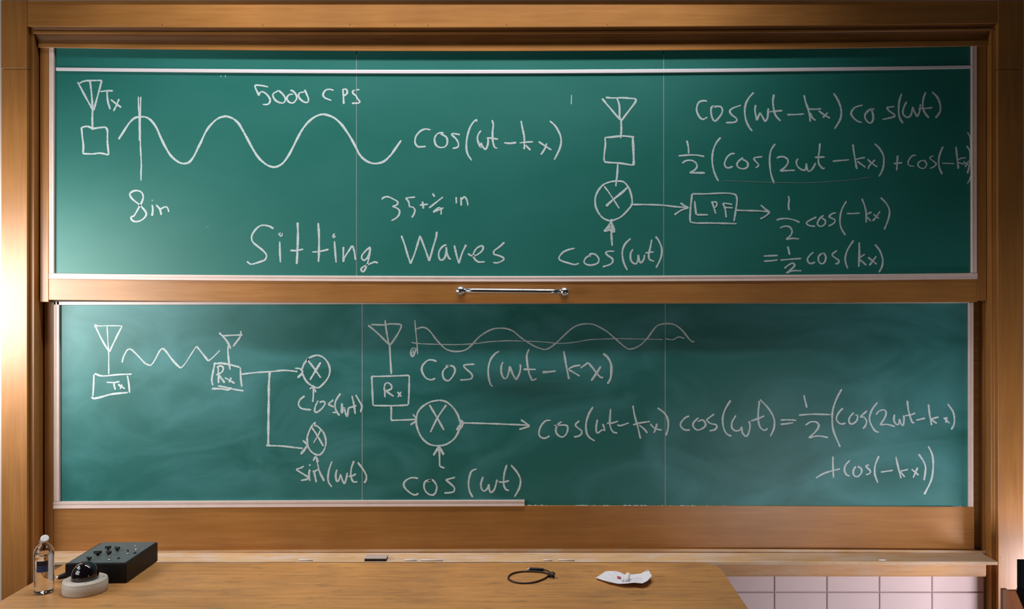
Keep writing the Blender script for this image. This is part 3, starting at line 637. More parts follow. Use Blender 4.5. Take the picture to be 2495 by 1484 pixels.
chalk('chalk_drawing', 'chalk Rx box feeding two crossed circles', lb, YL, [(N_, A6, [
    ([(2065, 315), (2130, 375), (2190, 450), (2240, 555)], 4.6), [(2110, 362), (2260, 352), (2420, 348)], [(2392, 285), (2385, 370), (2275, 522)],
    [(2200, 510), (2200, 620), (2210, 720), (2230, 875)], ([(1975, 785), (2100, 775), (2220, 795), (2375, 835)], 4.6),
    [(2005, 760), (1975, 900), (1955, 1030), (1972, 1110)], [(2385, 835), (2390, 980), (2408, 1130)], ([(1955, 1158), (2100, 1160), (2200, 1175), (2250, 1140)], 4.6),
    [(2048, 1115), (2180, 1140), (2300, 1170), (2435, 1190)], [(2050, 820), (2055, 950), (2058, 1075)],
    [(2030, 835), (2080, 815), (2125, 835), (2120, 890), (2075, 930), (2020, 950)], ([(2060, 950), (2150, 1070)], 4.8), [(2150, 990), (2300, 1078)], [(2248, 990), (2215, 1065)]]),
    (O_, A6, [[(165, 447), (400, 420), (600, 408), (820, 388), (1020, 405)], ([(603, 400), (590, 600), (588, 800), (583, 1100), (580, 1484), (581, 1518)], 4.9),
    [(980, 355), (1060, 365), (1105, 410)], ([(1105, 425), (1020, 500)], 5),
    [(1190, 205), (1120, 290), (1090, 380), (1110, 470), (1160, 560), (1240, 620), (1330, 650), (1400, 600), (1480, 500), (1508, 400), (1490, 300),
     (1430, 210), (1350, 165), (1270, 168), (1190, 205), (1165, 250)], [(1180, 240), (1280, 370), (1370, 500)], ([(1370, 265), (1300, 380), (1210, 530)], 4.8),
    [(1255, 610), (1260, 740), (1250, 865)], [(1205, 670), (1255, 640), (1300, 720)]]),
    (P_, A6, [[(175, 655), (400, 662), (560, 680), (730, 698)], [(728, 575), (800, 645)], ([(800, 650), (760, 710), (700, 785)], 5),
    [(925, 305), (860, 370), (810, 480), (795, 560), (810, 670), (860, 750), (940, 795), (1000, 785), (1055, 710), (1078, 600), (1050, 480), (1000, 410), (930, 355), (880, 350)],
    [(860, 375), (950, 510), (1040, 665)], ([(1005, 405), (960, 500), (890, 615)], 3.2), ([(925, 820), (950, 920), (975, 1020)], 3), [(885, 885), (925, 825), (965, 905)]])])
chalk('chalk_writing', 'small chalk cos(wt) under the upper crossed circle', lb, YL, [(O_, A6, [
    [(1128, 772), (1060, 830), (1035, 900), (1070, 955), (1140, 975), (1225, 982)], [(1332, 840), (1290, 930), (1280, 1000), (1310, 1020), (1380, 970), (1435, 890), (1410, 855), (1350, 870)],
    [(1562, 830), (1480, 900)], [(1480, 900), (1570, 940)], [(1670, 735), (1600, 840), (1585, 930), (1610, 1010), (1655, 1070)], [(1545, 1022), (1620, 1022)],
    ([(1690, 880), (1690, 1035)], 5), [(1690, 1035), (1720, 950), (1745, 1040), (1770, 1080), (1790, 960), (1830, 950)], [(1840, 770), (1870, 900), (1890, 1045)], [(1800, 950), (1910, 920)],
    [(1895, 755), (1950, 850), (1990, 930), (1970, 1020)]])])
chalk('chalk_writing', 'chalk writing reading sin(wt)', lb, YL, [(P_, A6, [
    [(745, 965), (700, 990), (625, 1015)], [(625, 1015), (720, 1075), (805, 1130), (800, 1160), (700, 1180)], [(835, 1010), (822, 1100), (838, 1190)], [(822, 955), (848, 945)],
    ([(890, 1025), (910, 1100), (932, 1210)], 4.4), ([(910, 1050), (960, 1015), (1000, 1090), (1050, 1190)], 4.2), [(1170, 890), (1130, 1000), (1110, 1110), (1115, 1200), (1165, 1278)],
    [(1243, 1015), (1225, 1110), (1240, 1190), (1270, 1180), (1300, 1085)], [(1300, 1085), (1330, 1190), (1358, 1232)], [(1358, 1232), (1385, 1150), (1400, 1060)],
    [(1500, 885), (1460, 1000), (1455, 1120), (1490, 1200), (1555, 1200)], [(1415, 1118), (1480, 1110), (1530, 1080)], [(1555, 905), (1640, 1020), (1685, 1110), (1680, 1180), (1650, 1218)]])])
chalk('chalk_drawing', 'chalk antenna on an Rx box', lb, YL, [(Q_, A6, [
    [(108, 200), (250, 320), (420, 490)], [(150, 190), (350, 195), (450, 180), (605, 188)], [(605, 188), (600, 240), (530, 370), (440, 500)],
    [(362, 125), (380, 270), (410, 440), (430, 510), (440, 700), (455, 940)], [(150, 975), (400, 970), (725, 958)], [(160, 975), (170, 1200), (180, 1410)],
    [(180, 1412), (400, 1415), (560, 1412), (710, 1405)], [(725, 960), (722, 1200), (712, 1400)],
    [(345, 1130), (355, 1200), (360, 1290)], [(350, 1130), (365, 1085), (400, 1070), (450, 1100), (460, 1150), (420, 1180), (365, 1190)], ([(370, 1190), (490, 1275)], 4.4),
    [(545, 1205), (608, 1278)], [(605, 1205), (552, 1285)]])])
chalk('chalk_drawing', 'thin chalk axes with a cosine wave', lb, YL, [(Q_, A6, [
    ([(810, 120), (822, 270), (840, 450), (852, 640)], 2.6),
    ([(758, 458), (850, 475), (1100, 487), (1450, 492), (1700, 478), (1950, 448), (2200, 435), (2300, 435)], 2.4),
    ([(750, 560), (745, 640), (780, 675), (810, 620), (825, 555), (790, 545), (755, 565), (770, 660)], 2.6), ([(780, 560), (800, 660)], 2.2),
    ([(825, 262), (880, 240), (930, 232), (990, 250), (1050, 305), (1120, 400), (1200, 490), (1280, 560), (1370, 592), (1450, 597), (1540, 585), (1610, 550),
     (1680, 485), (1740, 415), (1800, 360), (1900, 295), (2000, 255), (2100, 245), (2200, 255), (2290, 290), (2370, 355), (2440, 412)], 3.4)]),
    (T_, A6, [([(560, 435), (740, 440), (900, 445), (1100, 460), (1270, 475), (1500, 455), (1700, 420), (1950, 408), (2150, 402), (2473, 408), (2814, 415)], 2.0),
    ([(700, 402), (800, 470), (900, 525), (1030, 565), (1110, 540), (1200, 475), (1300, 380), (1400, 285), (1500, 215), (1600, 185), (1700, 180), (1800, 200), (1950, 280),
     (2060, 370), (2150, 450), (2240, 525), (2310, 560), (2400, 540), (2473, 500), (2534, 450)], 3.2)]),
    (U_, A6, [([(1370, 403), (1480, 418), (1540, 385), (1590, 378), (1655, 400)], 2.6),
    ([(1040, 458), (1110, 380), (1180, 280), (1250, 205), (1340, 180), (1420, 175), (1500, 190), (1580, 240), (1650, 310), (1720, 400), (1780, 455), (1800, 432)], 3.4)])])
chalk('chalk_writing', 'chalk writing cos(wt-kx) under the thin wave', lb, YL, [(Q_, A6, [
    [(1138, 750), (1080, 728), (1010, 730), (940, 790), (912, 860), (930, 930), (980, 1000), (1060, 1025), (1118, 1000)],
    [(1270, 820), (1330, 810), (1395, 830), (1415, 890), (1380, 970), (1320, 1035), (1260, 1020), (1228, 950), (1250, 870), (1335, 805)],
    [(1705, 790), (1600, 795), (1545, 810), (1580, 860), (1650, 920), (1678, 970), (1650, 1010), (1580, 1022), (1490, 1027)]]),
    (T_, A6, [[(352, 592), (290, 630), (220, 720), (185, 850), (190, 980), (215, 1080), (250, 1125)],
    [(405, 755), (380, 830), (385, 930), (420, 1000), (465, 990), (495, 900), (510, 820)], [(510, 820), (550, 930), (605, 1025)], [(605, 1025), (650, 940), (670, 850), (665, 790)],
    [(798, 560), (765, 660), (775, 800), (800, 930), (845, 1035)], [(845, 1035), (915, 1005)], ([(715, 868), (900, 868)], 4.4), ([(1000, 912), (1100, 905), (1200, 892)], 4.8),
    [(1322, 590), (1350, 760), (1380, 920), (1400, 1015)], [(1385, 860), (1480, 820), (1575, 805)], [(1395, 870), (1565, 970)],
    [(1575, 850), (1690, 765)], [(1690, 765), (1760, 850), (1830, 940), (1880, 990), (1915, 985)], ([(1880, 820), (1820, 920), (1735, 1040)], 4.6),
    ([(1915, 628), (1985, 690), (2035, 800), (2035, 940), (2020, 1020), (1980, 1085)], 4.9)])])
chalk('chalk_drawing', 'chalk crossed circle with arrows in, out and from below', lb, YL, [(R_, 5.3, [
    [(175, 140), (178, 240), (175, 340)], [(170, 342), (350, 337), (495, 330)], [(455, 262), (510, 325)], [(500, 350), (425, 400)],
    [(790, 82), (680, 105), (580, 165), (520, 240), (500, 340), (510, 430), (560, 550), (650, 640), (760, 670), (880, 655), (980, 590), (1030, 520),
     (1050, 470), (1070, 430), (1060, 340), (1020, 240), (950, 150), (870, 95), (790, 82)], [(1075, 335), (1100, 370), (1090, 420), (1050, 470)], [(1060, 400), (1020, 470)],
    [(668, 138), (770, 310), (858, 468)], [(890, 140), (780, 300), (682, 495)], [(1070, 375), (1300, 380), (1600, 390), (1960, 405)], [(1850, 335), (1965, 412)], [(1965, 418), (1830, 460)],
    [(795, 665), (800, 800), (803, 935)], [(803, 935), (865, 960)], ([(797, 680), (720, 795)], 4.8), ([(800, 685), (855, 788)], 4.8)])])
chalk('chalk_writing', 'chalk cos(wt) at the bottom, over the end of the pale bead', lb, YL, [(R_, 5.3, [
    [(525, 1090), (430, 1085), (350, 1135), (345, 1200), (410, 1270), (480, 1305), (530, 1285)],
    [(640, 1135), (700, 1110), (745, 1150), (765, 1210), (740, 1290), (690, 1305), (630, 1270), (600, 1200), (620, 1130), (700, 1108)],
    [(1003, 1078), (880, 1110)], [(880, 1110), (930, 1150), (990, 1210), (985, 1260), (940, 1275), (862, 1280)], [(1280, 968), (1215, 1000), (1185, 1080), (1175, 1170), (1190, 1260), (1230, 1335)],
    [(1363, 1070), (1335, 1160), (1345, 1230), (1380, 1255), (1420, 1220), (1440, 1165)], [(1440, 1165), (1445, 1240), (1468, 1272), (1510, 1230), (1545, 1105)],
    [(1670, 915), (1635, 1040), (1630, 1170), (1660, 1235), (1700, 1247)], [(1560, 1135), (1620, 1140), (1700, 1122)], [(1722, 918), (1800, 1010), (1845, 1110), (1830, 1220), (1768, 1330)]])])
chalk('chalk_writing', 'chalk product cos(wt-kx) cos(wt) = across the second seam', lb, YL, [(V_, A6, [
    [(385, 400), (310, 405), (240, 480), (208, 570), (220, 640), (290, 670), (370, 632)], [(435, 468), (450, 478), (600, 470), (640, 510), (620, 600), (560, 650), (490, 620), (460, 550), (490, 460), (550, 420)],
    [(815, 405), (755, 465), (790, 510), (850, 560), (840, 610), (790, 640), (730, 648)], ([(1020, 195), (950, 320), (915, 460), (925, 590), (970, 660), (1045, 708)], 4.4),
    [(1087, 385), (1070, 480), (1070, 570), (1090, 595)], [(1090, 595), (1160, 540), (1195, 555), (1185, 500), (1165, 450)], [(1285, 225), (1275, 380), (1280, 490), (1320, 570), (1385, 592)],
    [(1228, 440), (1310, 440), (1400, 410)], [(1385, 460), (1430, 480), (1560, 437)], [(1620, 175), (1650, 340), (1690, 480), (1735, 675)], [(1620, 468), (1720, 440), (1880, 415)],
    [(1715, 470), (1790, 530), (1838, 590)], [(1880, 450), (1950, 520), (2055, 547)], [(1985, 445), (1965, 520), (1938, 590)], ([(1990, 210), (2100, 295), (2150, 400), (2150, 520), (2120, 630)], 4.2)]),
    (X_, A6, [[(245, 580), (180, 610), (115, 690), (125, 750), (180, 790), (255, 790)], [(385, 605), (310, 680), (305, 740), (360, 790), (440, 770), (490, 720), (470, 660), (430, 640), (375, 665)],
    [(620, 550), (500, 640)], [(500, 640), (560, 690), (640, 710), (660, 750), (620, 790), (545, 803)], [(868, 345), (790, 470), (750, 600), (755, 730), (800, 840), (880, 885)],
    [(948, 570), (890, 670), (885, 750), (930, 800), (1000, 795), (1035, 740)], [(1035, 740), (1045, 830), (1100, 885), (1140, 830), (1160, 720), (1140, 655)],
    [(1285, 355), (1300, 380), (1285, 500), (1285, 660), (1320, 760), (1380, 795), (1425, 765)], [(1170, 658), (1280, 620), (1375, 577)], [(1308, 330), (1440, 470), (1520, 620), (1520, 760), (1465, 885)],
    [(1618, 640), (1740, 638), (1855, 645)], [(1615, 705), (1720, 695), (1810, 680)]])], wscale=0.95)
chalk('chalk_writing', 'two chalk lines 1/2(cos(2wt-kx) +cos(-kx)) at the right', lb, YL, [(X_, A6, [
    [(1970, 262), (1990, 350), (2015, 455)], [(1895, 567), (2100, 552), (2370, 558)], [(1995, 718), (2070, 670), (2160, 672), (2195, 730), (2150, 810), (2045, 908)],
    [(2045, 908), (2180, 880), (2335, 903)]]),
    (Z_, 4.9475, [[(450, 138), (390, 250), (345, 380), (335, 500), (350, 640), (430, 838)], [(465, 368), (410, 430), (385, 500), (420, 550), (460, 560), (495, 548)],
    [(595, 422), (545, 480), (540, 540), (575, 560), (630, 520), (640, 460), (610, 450)], [(755, 400), (670, 475)], [(670, 475), (720, 480), (750, 530), (735, 580), (705, 618)],
    [(883, 298), (820, 380), (785, 480), (800, 560), (850, 640), (898, 660)], [(862, 448), (900, 405), (960, 390), (985, 430), (960, 500), (910, 570)], [(910, 570), (1000, 565), (1090, 590)],
    [(1085, 445), (1080, 520), (1110, 565), (1135, 560), (1145, 500)], [(1145, 500), (1165, 560), (1190, 577), (1200, 500), (1195, 455)], [(1240, 278), (1255, 400), (1295, 530), (1325, 545)],
    [(1210, 460), (1270, 452), (1338, 428)], [(1345, 515), (1455, 490)], [(1495, 322), (1510, 450), (1535, 575)], [(1520, 500), (1620, 475)], [(1530, 505), (1595, 553)],
    [(1678, 480), (1750, 552)], [(1715, 475), (1705, 545)], [(1725, 315), (1790, 410), (1808, 500), (1800, 570), (1770, 628)], [(343, 950), (345, 1080), (350, 1208)],
    [(138, 1210), (250, 1150), (430, 1100)], [(548, 998), (500, 1050), (482, 1110), (505, 1170), (548, 1187)], [(620, 1070), (590, 1120), (595, 1175), (640, 1195), (685, 1150), (685, 1100), (640, 1070)],
    [(780, 1052), (735, 1065)], [(735, 1065), (770, 1100), (795, 1130), (780, 1160), (738, 1172)], [(897, 945), (855, 1050), (848, 1160), (885, 1270)], [(920, 1140), (1065, 1118)],
    [(1102, 955), (1135, 1100), (1165, 1215)], [(1150, 1130), (1250, 1108)], [(1160, 1140), (1210, 1200)], [(1292, 1105), (1378, 1178)], [(1365, 1085), (1310, 1208)],
    [(1375, 922), (1430, 1000), (1460, 1090), (1442, 1240)], ([(1493, 828), (1540, 930), (1552, 1060), (1530, 1230), (1445, 1408)], 4.2)])], wscale=0.95)

# ------------------------------------------------------------------ chalk tray
tr = thing('chalk_tray', 'long dusty wooden chalk tray below the lower chalkboard', 'chalk tray', (0, 3.42, HC - 1.12))
TB = (1344.5, 1337.5, 1341.5)
def up(t, d): return tuple(x + d for x in t)
sweep_h('rear_bead', [(TB, 3.482), (TB, 3.476), (up(TB, 6), 3.476), (up(TB, 8), 3.482)], 98, 2405, 3.47, M_TRAY, tr)
LZ = 1.052
def zpy(h, Y): return CY + h * F / Y
ys = {}
for nm, (YY, dl) in {'g': (3.480, 0), 'r': (3.466, 0)}.items(): ys[nm] = zpy(LZ, YY)
sweep_h('ledge', [(zpy(LZ, 3.5035), 3.5035), (zpy(LZ, 3.36), 3.362), (zpy(LZ, 3.36) + 1.2, 3.360), (zpy(LZ + 0.0145, 3.36), 3.360), (zpy(LZ + 0.0145, 3.5035), 3.5035)],
        81, 2431, 3.36, M_TRAY, tr, bevel=0.001)
sweep_h('apron', [(zpy(LZ + 0.0147, 3.388), 3.388), (1401, 3.388), (1405, 3.392), (zpy(1.124, 3.47), 3.464), (zpy(LZ + 0.0147, 3.464), 3.464)],
        84, 2402, 3.39, M_FASC, tr, bevel=0.001)
# slivers of broken chalk along the front edge of the ledge
for i, (px, w) in enumerate(((745, 34), (1000, 30), (1052, 54), (1335, 22), (1380, 40), (2150, 16))):
    Yc = 3.368
    tube('chalk_sliver', [(X(px - w / 2, Yc), Yc + random.uniform(0, .004), HC - LZ + 0.0030), (X(px + w / 2, Yc), Yc, HC - LZ + 0.0030)], 0.0026, M_WHITE, tr, n=7, step=0.05)
# eraser
Ye0, Ye1 = 3.362, 3.412
er = thing('board_eraser', 'small felt board eraser lying on the dusty chalk tray', 'eraser', (X(915, 3.38), 3.385, HC - LZ))
xa, xb = X(888, Ye0), X(941, Ye0)
box('felt_pad', xa, xb, Ye0, Ye1, HC - LZ + 0.0002, HC - LZ + 0.0085, M_FELT, er, 0.001)
box('eraser_back', xa - .001, xb + .001, Ye0 - .001, Ye1 + .002, HC - LZ + 0.0085, HC - LZ + 0.0128, M_ERASER, er, 0.0015)

# ------------------------------------------------------------------ desk
HD = 1.0064; ZD = HC - HD
def D(px, py, h=0.0):
    Y = (HD - h) * F / (py - CY); return Vector((X(px, Y), Y, ZD + h))
dk = thing('demonstration_desk', 'long stained wooden demonstration desk in front of the chalkboards', 'desk', (-0.47, 2.8, 0))
x0, x1, y0, y1 = -1.736, 0.797, 2.35, 3.200
rc = [(x1, 3.200 - 0.075), (x1 - 0.008, 3.200 - 0.035), (x1 - 0.028, 3.200 - 0.010), (x1 - 0.06, 3.200)]
top = prism_v('desktop', [(x0, y0), (x1 - 0.03, y0)] + rc + [(x0, y1)], ZD - 0.04, ZD, M_DESK, dk, 0.002)
bx0, bx1, by0, by1 = x0 + 0.04, x1 - 0.12, y0 + 0.05, y1 - 0.05
box('back_panel', bx0, bx1, by1 - 0.02, by1, 0.08, ZD - 0.0405, M_WX, dk)
box('front_panel', bx0, bx1, by0, by0 + 0.02, 0.08, ZD - 0.0405, M_WX, dk)
box('end_panel', bx0, bx0 + 0.02, by0 + 0.0205, by1 - 0.0205, 0.08, ZD - 0.0405, M_WZ, dk)
box('end_panel', bx1 - 0.02, bx1, by0 + 0.0205, by1 - 0.0205, 0.08, ZD - 0.0405, M_WZ, dk)
box('plinth', bx0 + 0.03, bx1 - 0.03, by0 + 0.05, by1 - 0.03, 0.0, 0.0798, M_DARKWOOD, dk)

# ------------------------------------------------------------------ things on the desk
# water bottle
c = D(107, 1443.5)
wb = thing('water_bottle', 'clear plastic water bottle with dark blue label and tilted white cap', 'bottle', c)
R = 0.0325
outer = [(R * .80, 0.0), (R * .95, 0.003), (R, 0.010), (R * .985, 0.03), (R * .985, 0.115), (R, 0.130), (R, 0.142), (R * .93, 0.152), (R * .70, 0.163), (R * .45, 0.170),
         (0.0125, 0.174), (0.0120, 0.184)]
inner = [(max(r - 0.0012, 0.004), z + 0.0012 if i == 0 else z) for i, (r, z) in enumerate(outer)]
n = 40; prof = outer + inner[::-1]; prof = prof[:-1] + [(inner[0][0], 0.0016)]
lathe('bottle_body', prof, M_PET, wb, at=c, n=n)
wat = [(R * .80 - .0014, 0.0022), (R * .95 - .0014, 0.004), (R - .0014, 0.011), (R * .985 - .0014, 0.03), (R * .985 - .0014, 0.115), (R - .0014, 0.130), (R - .0014, 0.140)]
lathe('water', wat, glass('water', (0.97, 0.98, 1.0), 1.33, 0.0), wb, at=c, n=n)
def arc_label(name, a0, a1, z0, z1, r, mat):
    v, f = [], []; m = 14
    for i in range(m + 1):
        a = math.radians(a0 + (a1 - a0) * i / m)
        for z in (z0, z1):
            for rr in (r, r + 0.0005): v.append((c.x + rr * math.cos(a), c.y + rr * math.sin(a), c.z + z))
    for i in range(m):
        b = i * 4
        f += [(b + 1, b + 5, b + 7, b + 3), (b, b + 2, b + 6, b + 4), (b, b + 4, b + 5, b + 1), (b + 2, b + 3, b + 7, b + 6)]
    f += [(0, 1, 3, 2), (m * 4, m * 4 + 2, m * 4 + 3, m * 4 + 1)]
    return link(name, mesh(name, v, f), mat, wb, smooth=False)
arc_label('label', 258, 322, 0.101, 0.118, R + 0.0004, M_LABELTOP)
arc_label('label', 258, 322, 0.080, 0.1008, R + 0.0004, M_LABELBOT)
lathe('neck_ring', [(0.0128, 0), (0.0150, 0.001), (0.0150, 0.003), (0.0128, 0.004)], M_PET, wb, at=c + Vector((0, 0, 0.178)), n=28)
lathe('cap', [(0.0112, 0), (0.0132, 0.001), (0.0136, 0.011), (0.0118, 0.0135)], M_CAP, wb, at=c + Vector((0.0055, -0.004, 0.185)), n=28,
      rot=Euler((math.radians(42), math.radians(30), 0)).to_matrix(), bevel=0.0008)

# dome camera
c = D(207.5, 1440)
dc = thing('dome_camera', 'dark glossy dome on a round ivory base, standing between bottle and switch box', 'dome camera', c)
RB = 0.0735
lathe('base', [(RB * .97, 0), (RB, 0.004), (RB, 0.034), (RB * .985, 0.0355), (RB * .985, 0.037), (RB * .97, 0.042), (RB * .93, 0.0435), (RB * .62, 0.0440)], M_IVORY, dc, at=c, n=64)
RD = 0.0440
lathe('dome', [(RD, 0.0442), (RD, 0.055)] + [(max(0.0005, RD * math.cos(math.radians(a))), 0.055 + RD * 1.12 * math.sin(math.radians(a))) for a in range(6, 91, 6)], M_DOME, dc, at=c, n=56)
for a in (-62, -150, 20):
    p = c + Vector((RB * .80 * math.cos(math.radians(a)), RB * .80 * math.sin(math.radians(a)), 0.0442))
    lathe('screw', [(0.0022, 0), (0.0018, 0.0009)], M_STEEL, dc, at=p, n=10)

# black switch box with knobs
HB_ = 0.072
fr, fl = D(308, 1421.5), D(156, 1425)
ex = (fr - fl); w = ex.length; ex.normalize(); ey = Vector((-ex.y, ex.x, 0)); dep = 0.270
# keep the sides running straight back
ang = math.radians(2.0); ex = Vector((math.cos(ang), math.sin(ang), 0)); ey = Vector((-math.sin(ang * .5), math.cos(ang * .5), 0))
o0 = Vector((fr.x, fr.y, ZD)) - ex * w
bxo = thing('switch_box', 'black slab-shaped control box with knobs on top, behind the dome', 'control box', o0 + ex * w / 2 + ey * dep / 2)
def bp(u, v_, h_): return o0 + ex * u + ey * v_ + Vector((0, 0, h_))
ch = 0.012
plan = [(0, 0), (w - ch * .2, 0), (w, ch * .3), (w + .006, dep - ch), (w - ch * .4, dep), (ch, dep + .002), (0, dep - ch)]
v = [bp(a, b, 0.0) for a, b in plan] + [bp(a, b, HB_) for a, b in plan]; n = len(plan)
f = [(i, (i + 1) % n, n + (i + 1) % n, n + i) for i in range(n)] + [tuple(range(n)), tuple(range(n, 2 * n))]
link('case', mesh('case', v, f), M_BLACK, bxo, bevel=0.002)
plan2 = [(.006, .006), (w - .006, .006), (w - .001, dep - .010), (.010, dep - .008)]
v = [bp(a, b, HB_ + .0001) for a, b in plan2] + [bp(a, b, HB_ + .0022) for a, b in plan2]
link('top_plate', mesh('top_plate', v, [(0, 1, 2, 3), (4, 5, 6, 7), (0, 1, 5, 4), (1, 2, 6, 5), (2, 3, 7, 6), (3, 0, 4, 7)]), M_PANEL, bxo, bevel=0.0006)
def on_box(zx, zy): 
    return D(60 + zx / 6.93, 1280 + zy / 6.93, HB_ + .0023)
def knob(zx, zy, r, hgt, mat=M_KNOB, wing=True):
    p = on_box(zx, zy)
    k = lathe('knob', [(r * .45, 0), (r * .45, hgt * .35), (r, hgt * .42), (r, hgt * .92), (r * .8, hgt)], mat, bxo, at=p, n=20, bevel=0.0004)
    if wing:
        a = random.uniform(-.4, .4)
        vv = []
        for s in (-1, 1):
            for t in (-1, 1):
                for hh in (hgt * .55, hgt * 1.18): vv.append(p + Vector((s * r * 1.35 * math.cos(a) - t * r * .25 * math.sin(a), s * r * 1.35 * math.sin(a) + t * r * .25 * math.cos(a), hh)))
        link('grip', mesh('grip', vv, [(0, 1, 3, 2), (4, 6, 7, 5), (0, 4, 5, 1), (2, 3, 7, 6), (0, 2, 6, 4), (1, 5, 7, 3)]), mat, k, bevel=0.0006)
for zx, zy, r, hg in ((1410, 415, .0062, .011), (1565, 430, .0068, .012), (1235, 505, .0080, .012), (1090, 590, .0060, .010), (1425, 505, .0055, .012)):
    knob(zx, zy, r * 1.3, hg * 1.1)
for zx, zy, lean, mat in ((1745, 485, -0.1, M_KNOB), (1885, 415, -0.3, M_STEEL), (1430, 590, 0.2, M_STEEL)):
    p = on_box(zx, zy)
    k = lathe('toggle_switch', [(0.0045, 0), (0.0045, 0.003), (0.003, 0.0045)], M_STEEL, bxo, at=p, n=14)
    tube('lever', [p + Vector((0, 0, .003)), p + Vector((lean * .01, .001, .017))], lambda t: 0.0012 + 0.0018 * t, mat, k, n=10, step=0.003)
for zx, zy in ((1585, 560), (1860, 470)):
    p = on_box(zx, zy)
    lathe('button', [(0.0050, 0), (0.0050, 0.003), (0.0036, 0.005)], M_BLUE, bxo, at=p, n=16)
pc = bp(-0.001, 0.045, 0.020)
tube('side_plug', [pc + Vector((0.0, 0, .004)), pc + Vector((-0.020, -0.012, -0.001)), pc + Vector((-0.034, -0.022, -0.004))], lambda t: 0.013 - 0.005 * t, M_BLACK, bxo, n=14, step=0.004)
tube('plug_collar', [pc + Vector((-0.034, -0.022, -0.004)), pc + Vector((-0.040, -0.026, -0.005))], 0.0068, M_STEEL, bxo, n=14, step=0.01)

# coiled cord
def zc(x, y): return (1200 + x / 5.94, 1360 + y / 5.94)
r = 0.0031
cd = thing('coiled_cord', 'thin dark cord tied in a loop, lying on the desk', 'cord', D(1295, 1405))
loop = [(828, 240), (790, 222), (700, 203), (560, 192), (400, 197), (275, 230), (228, 282), (255, 320), (335, 350), (470, 362), (620, 345), (740, 302), (810, 256), (838, 238)]
tube('loop', [D(*zc(x, y), h=r + .0003) for x, y in loop], r, M_CORD, cd, n=10)
tail = [(838, 232, .006), (815, 196, .009), (770, 174, .008), (735, 166, .006)]
tube('tail', [D(*zc(x, y), h=hh) for x, y, hh in tail], r * .9, M_CORD, cd, n=10)
tube('plug_sleeve', [D(*zc(740, 166), h=.0065), D(*zc(640, 162), h=.0065), D(*zc(545, 160), h=.0065)], lambda t: .0042 + .0020 * min(1, t * 3), M_BLACK, cd, n=14, step=.006)
tube('plug_tip', [D(*zc(545, 160), h=.0065), D(*zc(500, 158), h=.0065)], .0048, M_STEEL, cd, n=12, step=.01)
kc = D(*zc(862, 240), h=.010)
kp = [(kc + Vector((.011 * math.cos(t * 2.1) * (.6 + .4 * math.sin(t)), .012 * math.sin(t * 1.7), .005 * math.sin(t * 2.9)))) for t in [i * .55 for i in range(20)]]
tube('knot', kp, r * 1.25, M_CORD, cd, n=8)
tube('pin', [kc + Vector((.006, -.008, -.006)), kc + Vector((.021, -.012, -.0085))], .0013, M_STEEL, cd, n=8, step=.01)
tube('pin', [kc + Vector((-.004, -.010, -.006)), kc + Vector((.002, -.022, -.0085))], .0013, M_STEEL, cd, n=8, step=.01)

# paper with a roll on it
pp = thing('crumpled_paper', 'small creased white sheet of paper with a curled right corner, on the desk', 'paper', D(1520, 1415))
back = [(1640, 190, .004), (1720, 188, .004), (1790, 190, .003), (1850, 205, .002), (1910, 238, .0012), (1990, 238, .0012), (2070, 232, .003), (2150, 224, .008), (2200, 195, .018), (2252, 163, .030)]
front = [(1495, 285, .007), (1590, 318, .008), (1690, 345, .009), (1770, 362, .010), (1830, 372, .012), (1930, 368, .014), (2050, 356, .018), (2170, 366, .018), (2238, 332, .020), (2308, 262, .022)]
v, f = [], []; rows = 8
for j in range(rows + 1):
    t = j / rows
    for i, (b_, f_) in enumerate(zip(back, front)):
        x, y = zc(b_[0] + (f_[0] - b_[0]) * t, b_[1] + (f_[1] - b_[1]) * t)
        hgt = b_[2] + (f_[2] - b_[2]) * t + .0012 * math.sin(i * 2.3 + j * 1.9)
        if 0 < j < rows: hgt -= .0025 * math.sin(math.pi * t)
        v.append(D(x, y, h=max(.0006, hgt)))
m_ = len(back)
for j in range(rows):
    for i in range(m_ - 1): a = j * m_ + i; f.append((a, a + 1, a + m_ + 1, a + m_))
sh = link('sheet', mesh('sheet', v, f), M_PAPER, pp)
sm = sh.modifiers.new('thick', 'SOLIDIFY'); sm.thickness = 0.0004; sm.offset = 0
def zpap(x, y, extra=0.0):
    return D(*zc(x, y), h=.009 + extra)
q4 = [zpap(1800, 262), zpap(1862, 272), zpap(1858, 292), zpap(1808, 288)]
v = [p + Vector((0, 0, dz)) for dz in (0, .0006) for p in q4]
link('red_print', mesh('red_print', v, [(0, 1, 2, 3), (4, 5, 6, 7), (0, 1, 5, 4), (1, 2, 6, 5), (2, 3, 7, 6), (3, 0, 4, 7)]), M_RED, pp)
ch_ = thing('chalk_stub', 'thick white stub of chalk lying on the creased paper', 'chalk', zpap(1950, 300))
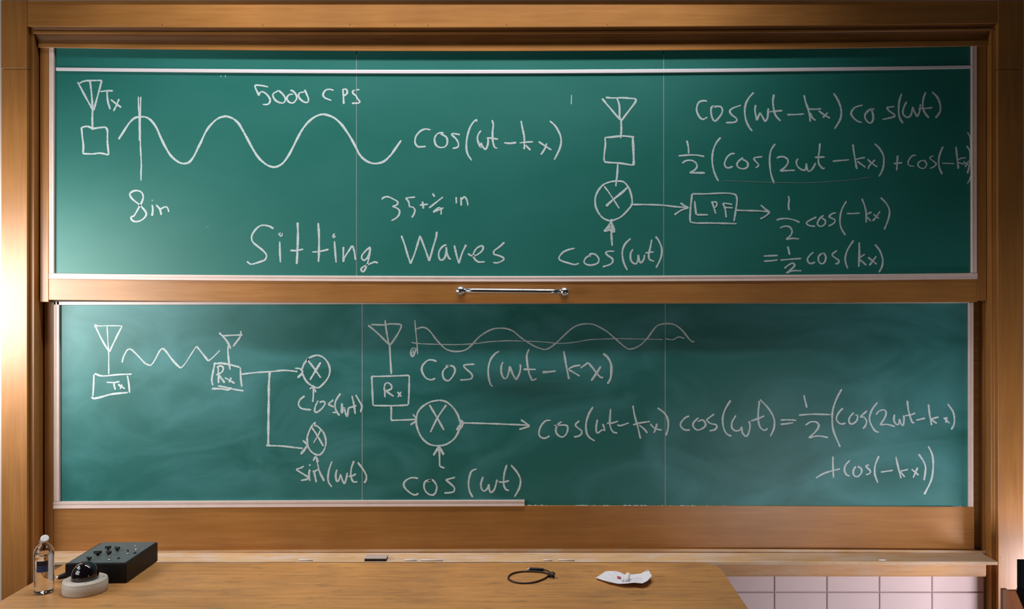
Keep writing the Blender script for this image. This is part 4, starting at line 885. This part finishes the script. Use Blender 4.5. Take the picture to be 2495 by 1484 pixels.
p0, p1 = zpap(1945, 322, .008), zpap(1962, 236, .012)
tube('stub', [p0, p0.lerp(p1, .5), p1], lambda t: 0.0088 if .12 < t < .92 else 0.0074, M_WHITE, ch_, n=20, step=.004)
chp = tube('chalk_chip', [zpap(1870, 325, .004), zpap(1905, 320, .005)], .0042, M_WHITE, None, n=9, step=.004)
tag(chp, 'small chalk crumb beside the thick chalk stub on the paper', 'chalk')

# ------------------------------------------------------------------ right edge: dark monitor on a wooden lectern
YM = 3.00
xm = X(2477, YM)
mo = thing('monitor', 'black flat monitor cut off by the right edge of the view', 'monitor', (xm + .25, YM - .02, Z(1440, YM)))
box('screen_frame', xm, xm + .50, YM - .03, YM, Z(1430, YM), Z(1362, YM) , M_SCREEN, mo, .003)
box('screen', xm + .012, xm + .488, YM - .032, YM - .0301, Z(1426, YM), Z(1366, YM), M_SCREEN, mo)
zt = Z(1441.0, YM)
v = []
for yy in (YM - .05, YM - .004):
    v += [(xm - .002, yy, Z(1429.8, YM)), (xm + .30, yy, Z(1429.8, YM)), (xm + .30, yy, zt - .20), (xm + .085, yy, zt - .20), (xm - .002, yy, zt)]
link('stand', mesh('stand', v, [(0, 1, 2, 3, 4), (5, 6, 7, 8, 9)] + [(i, (i + 1) % 5, 5 + (i + 1) % 5, 5 + i) for i in range(5)]), M_SCREEN, mo)
le = thing('wooden_lectern', 'brown wooden lectern corner under the monitor at the right edge', 'lectern', (X(2445, YM) + .3, YM + .1, 0))
x_l = X(2445, YM)
box('edge_post', x_l, X(2457.6, YM), YM, YM + .02, 0.0, zt + .006, M_DARKWOOD, le, .002)
box('cabinet_face', X(2458, YM), xm + .53, YM + .004, YM + .02, 0.0, zt, M_LECT, le)
# brass screw on the right casing
sc_ = lathe('screw', [(0.0026, 0), (0.0018, 0.0015)], M_STEEL, None, at=(X(2441, 3.41), 3.4099, Z(1361, 3.41)), n=12, rot=Matrix.Rotation(math.radians(90), 3, 'X'))
tag(sc_, 'tiny bright screw head on the right upright near the tray end', 'screw')
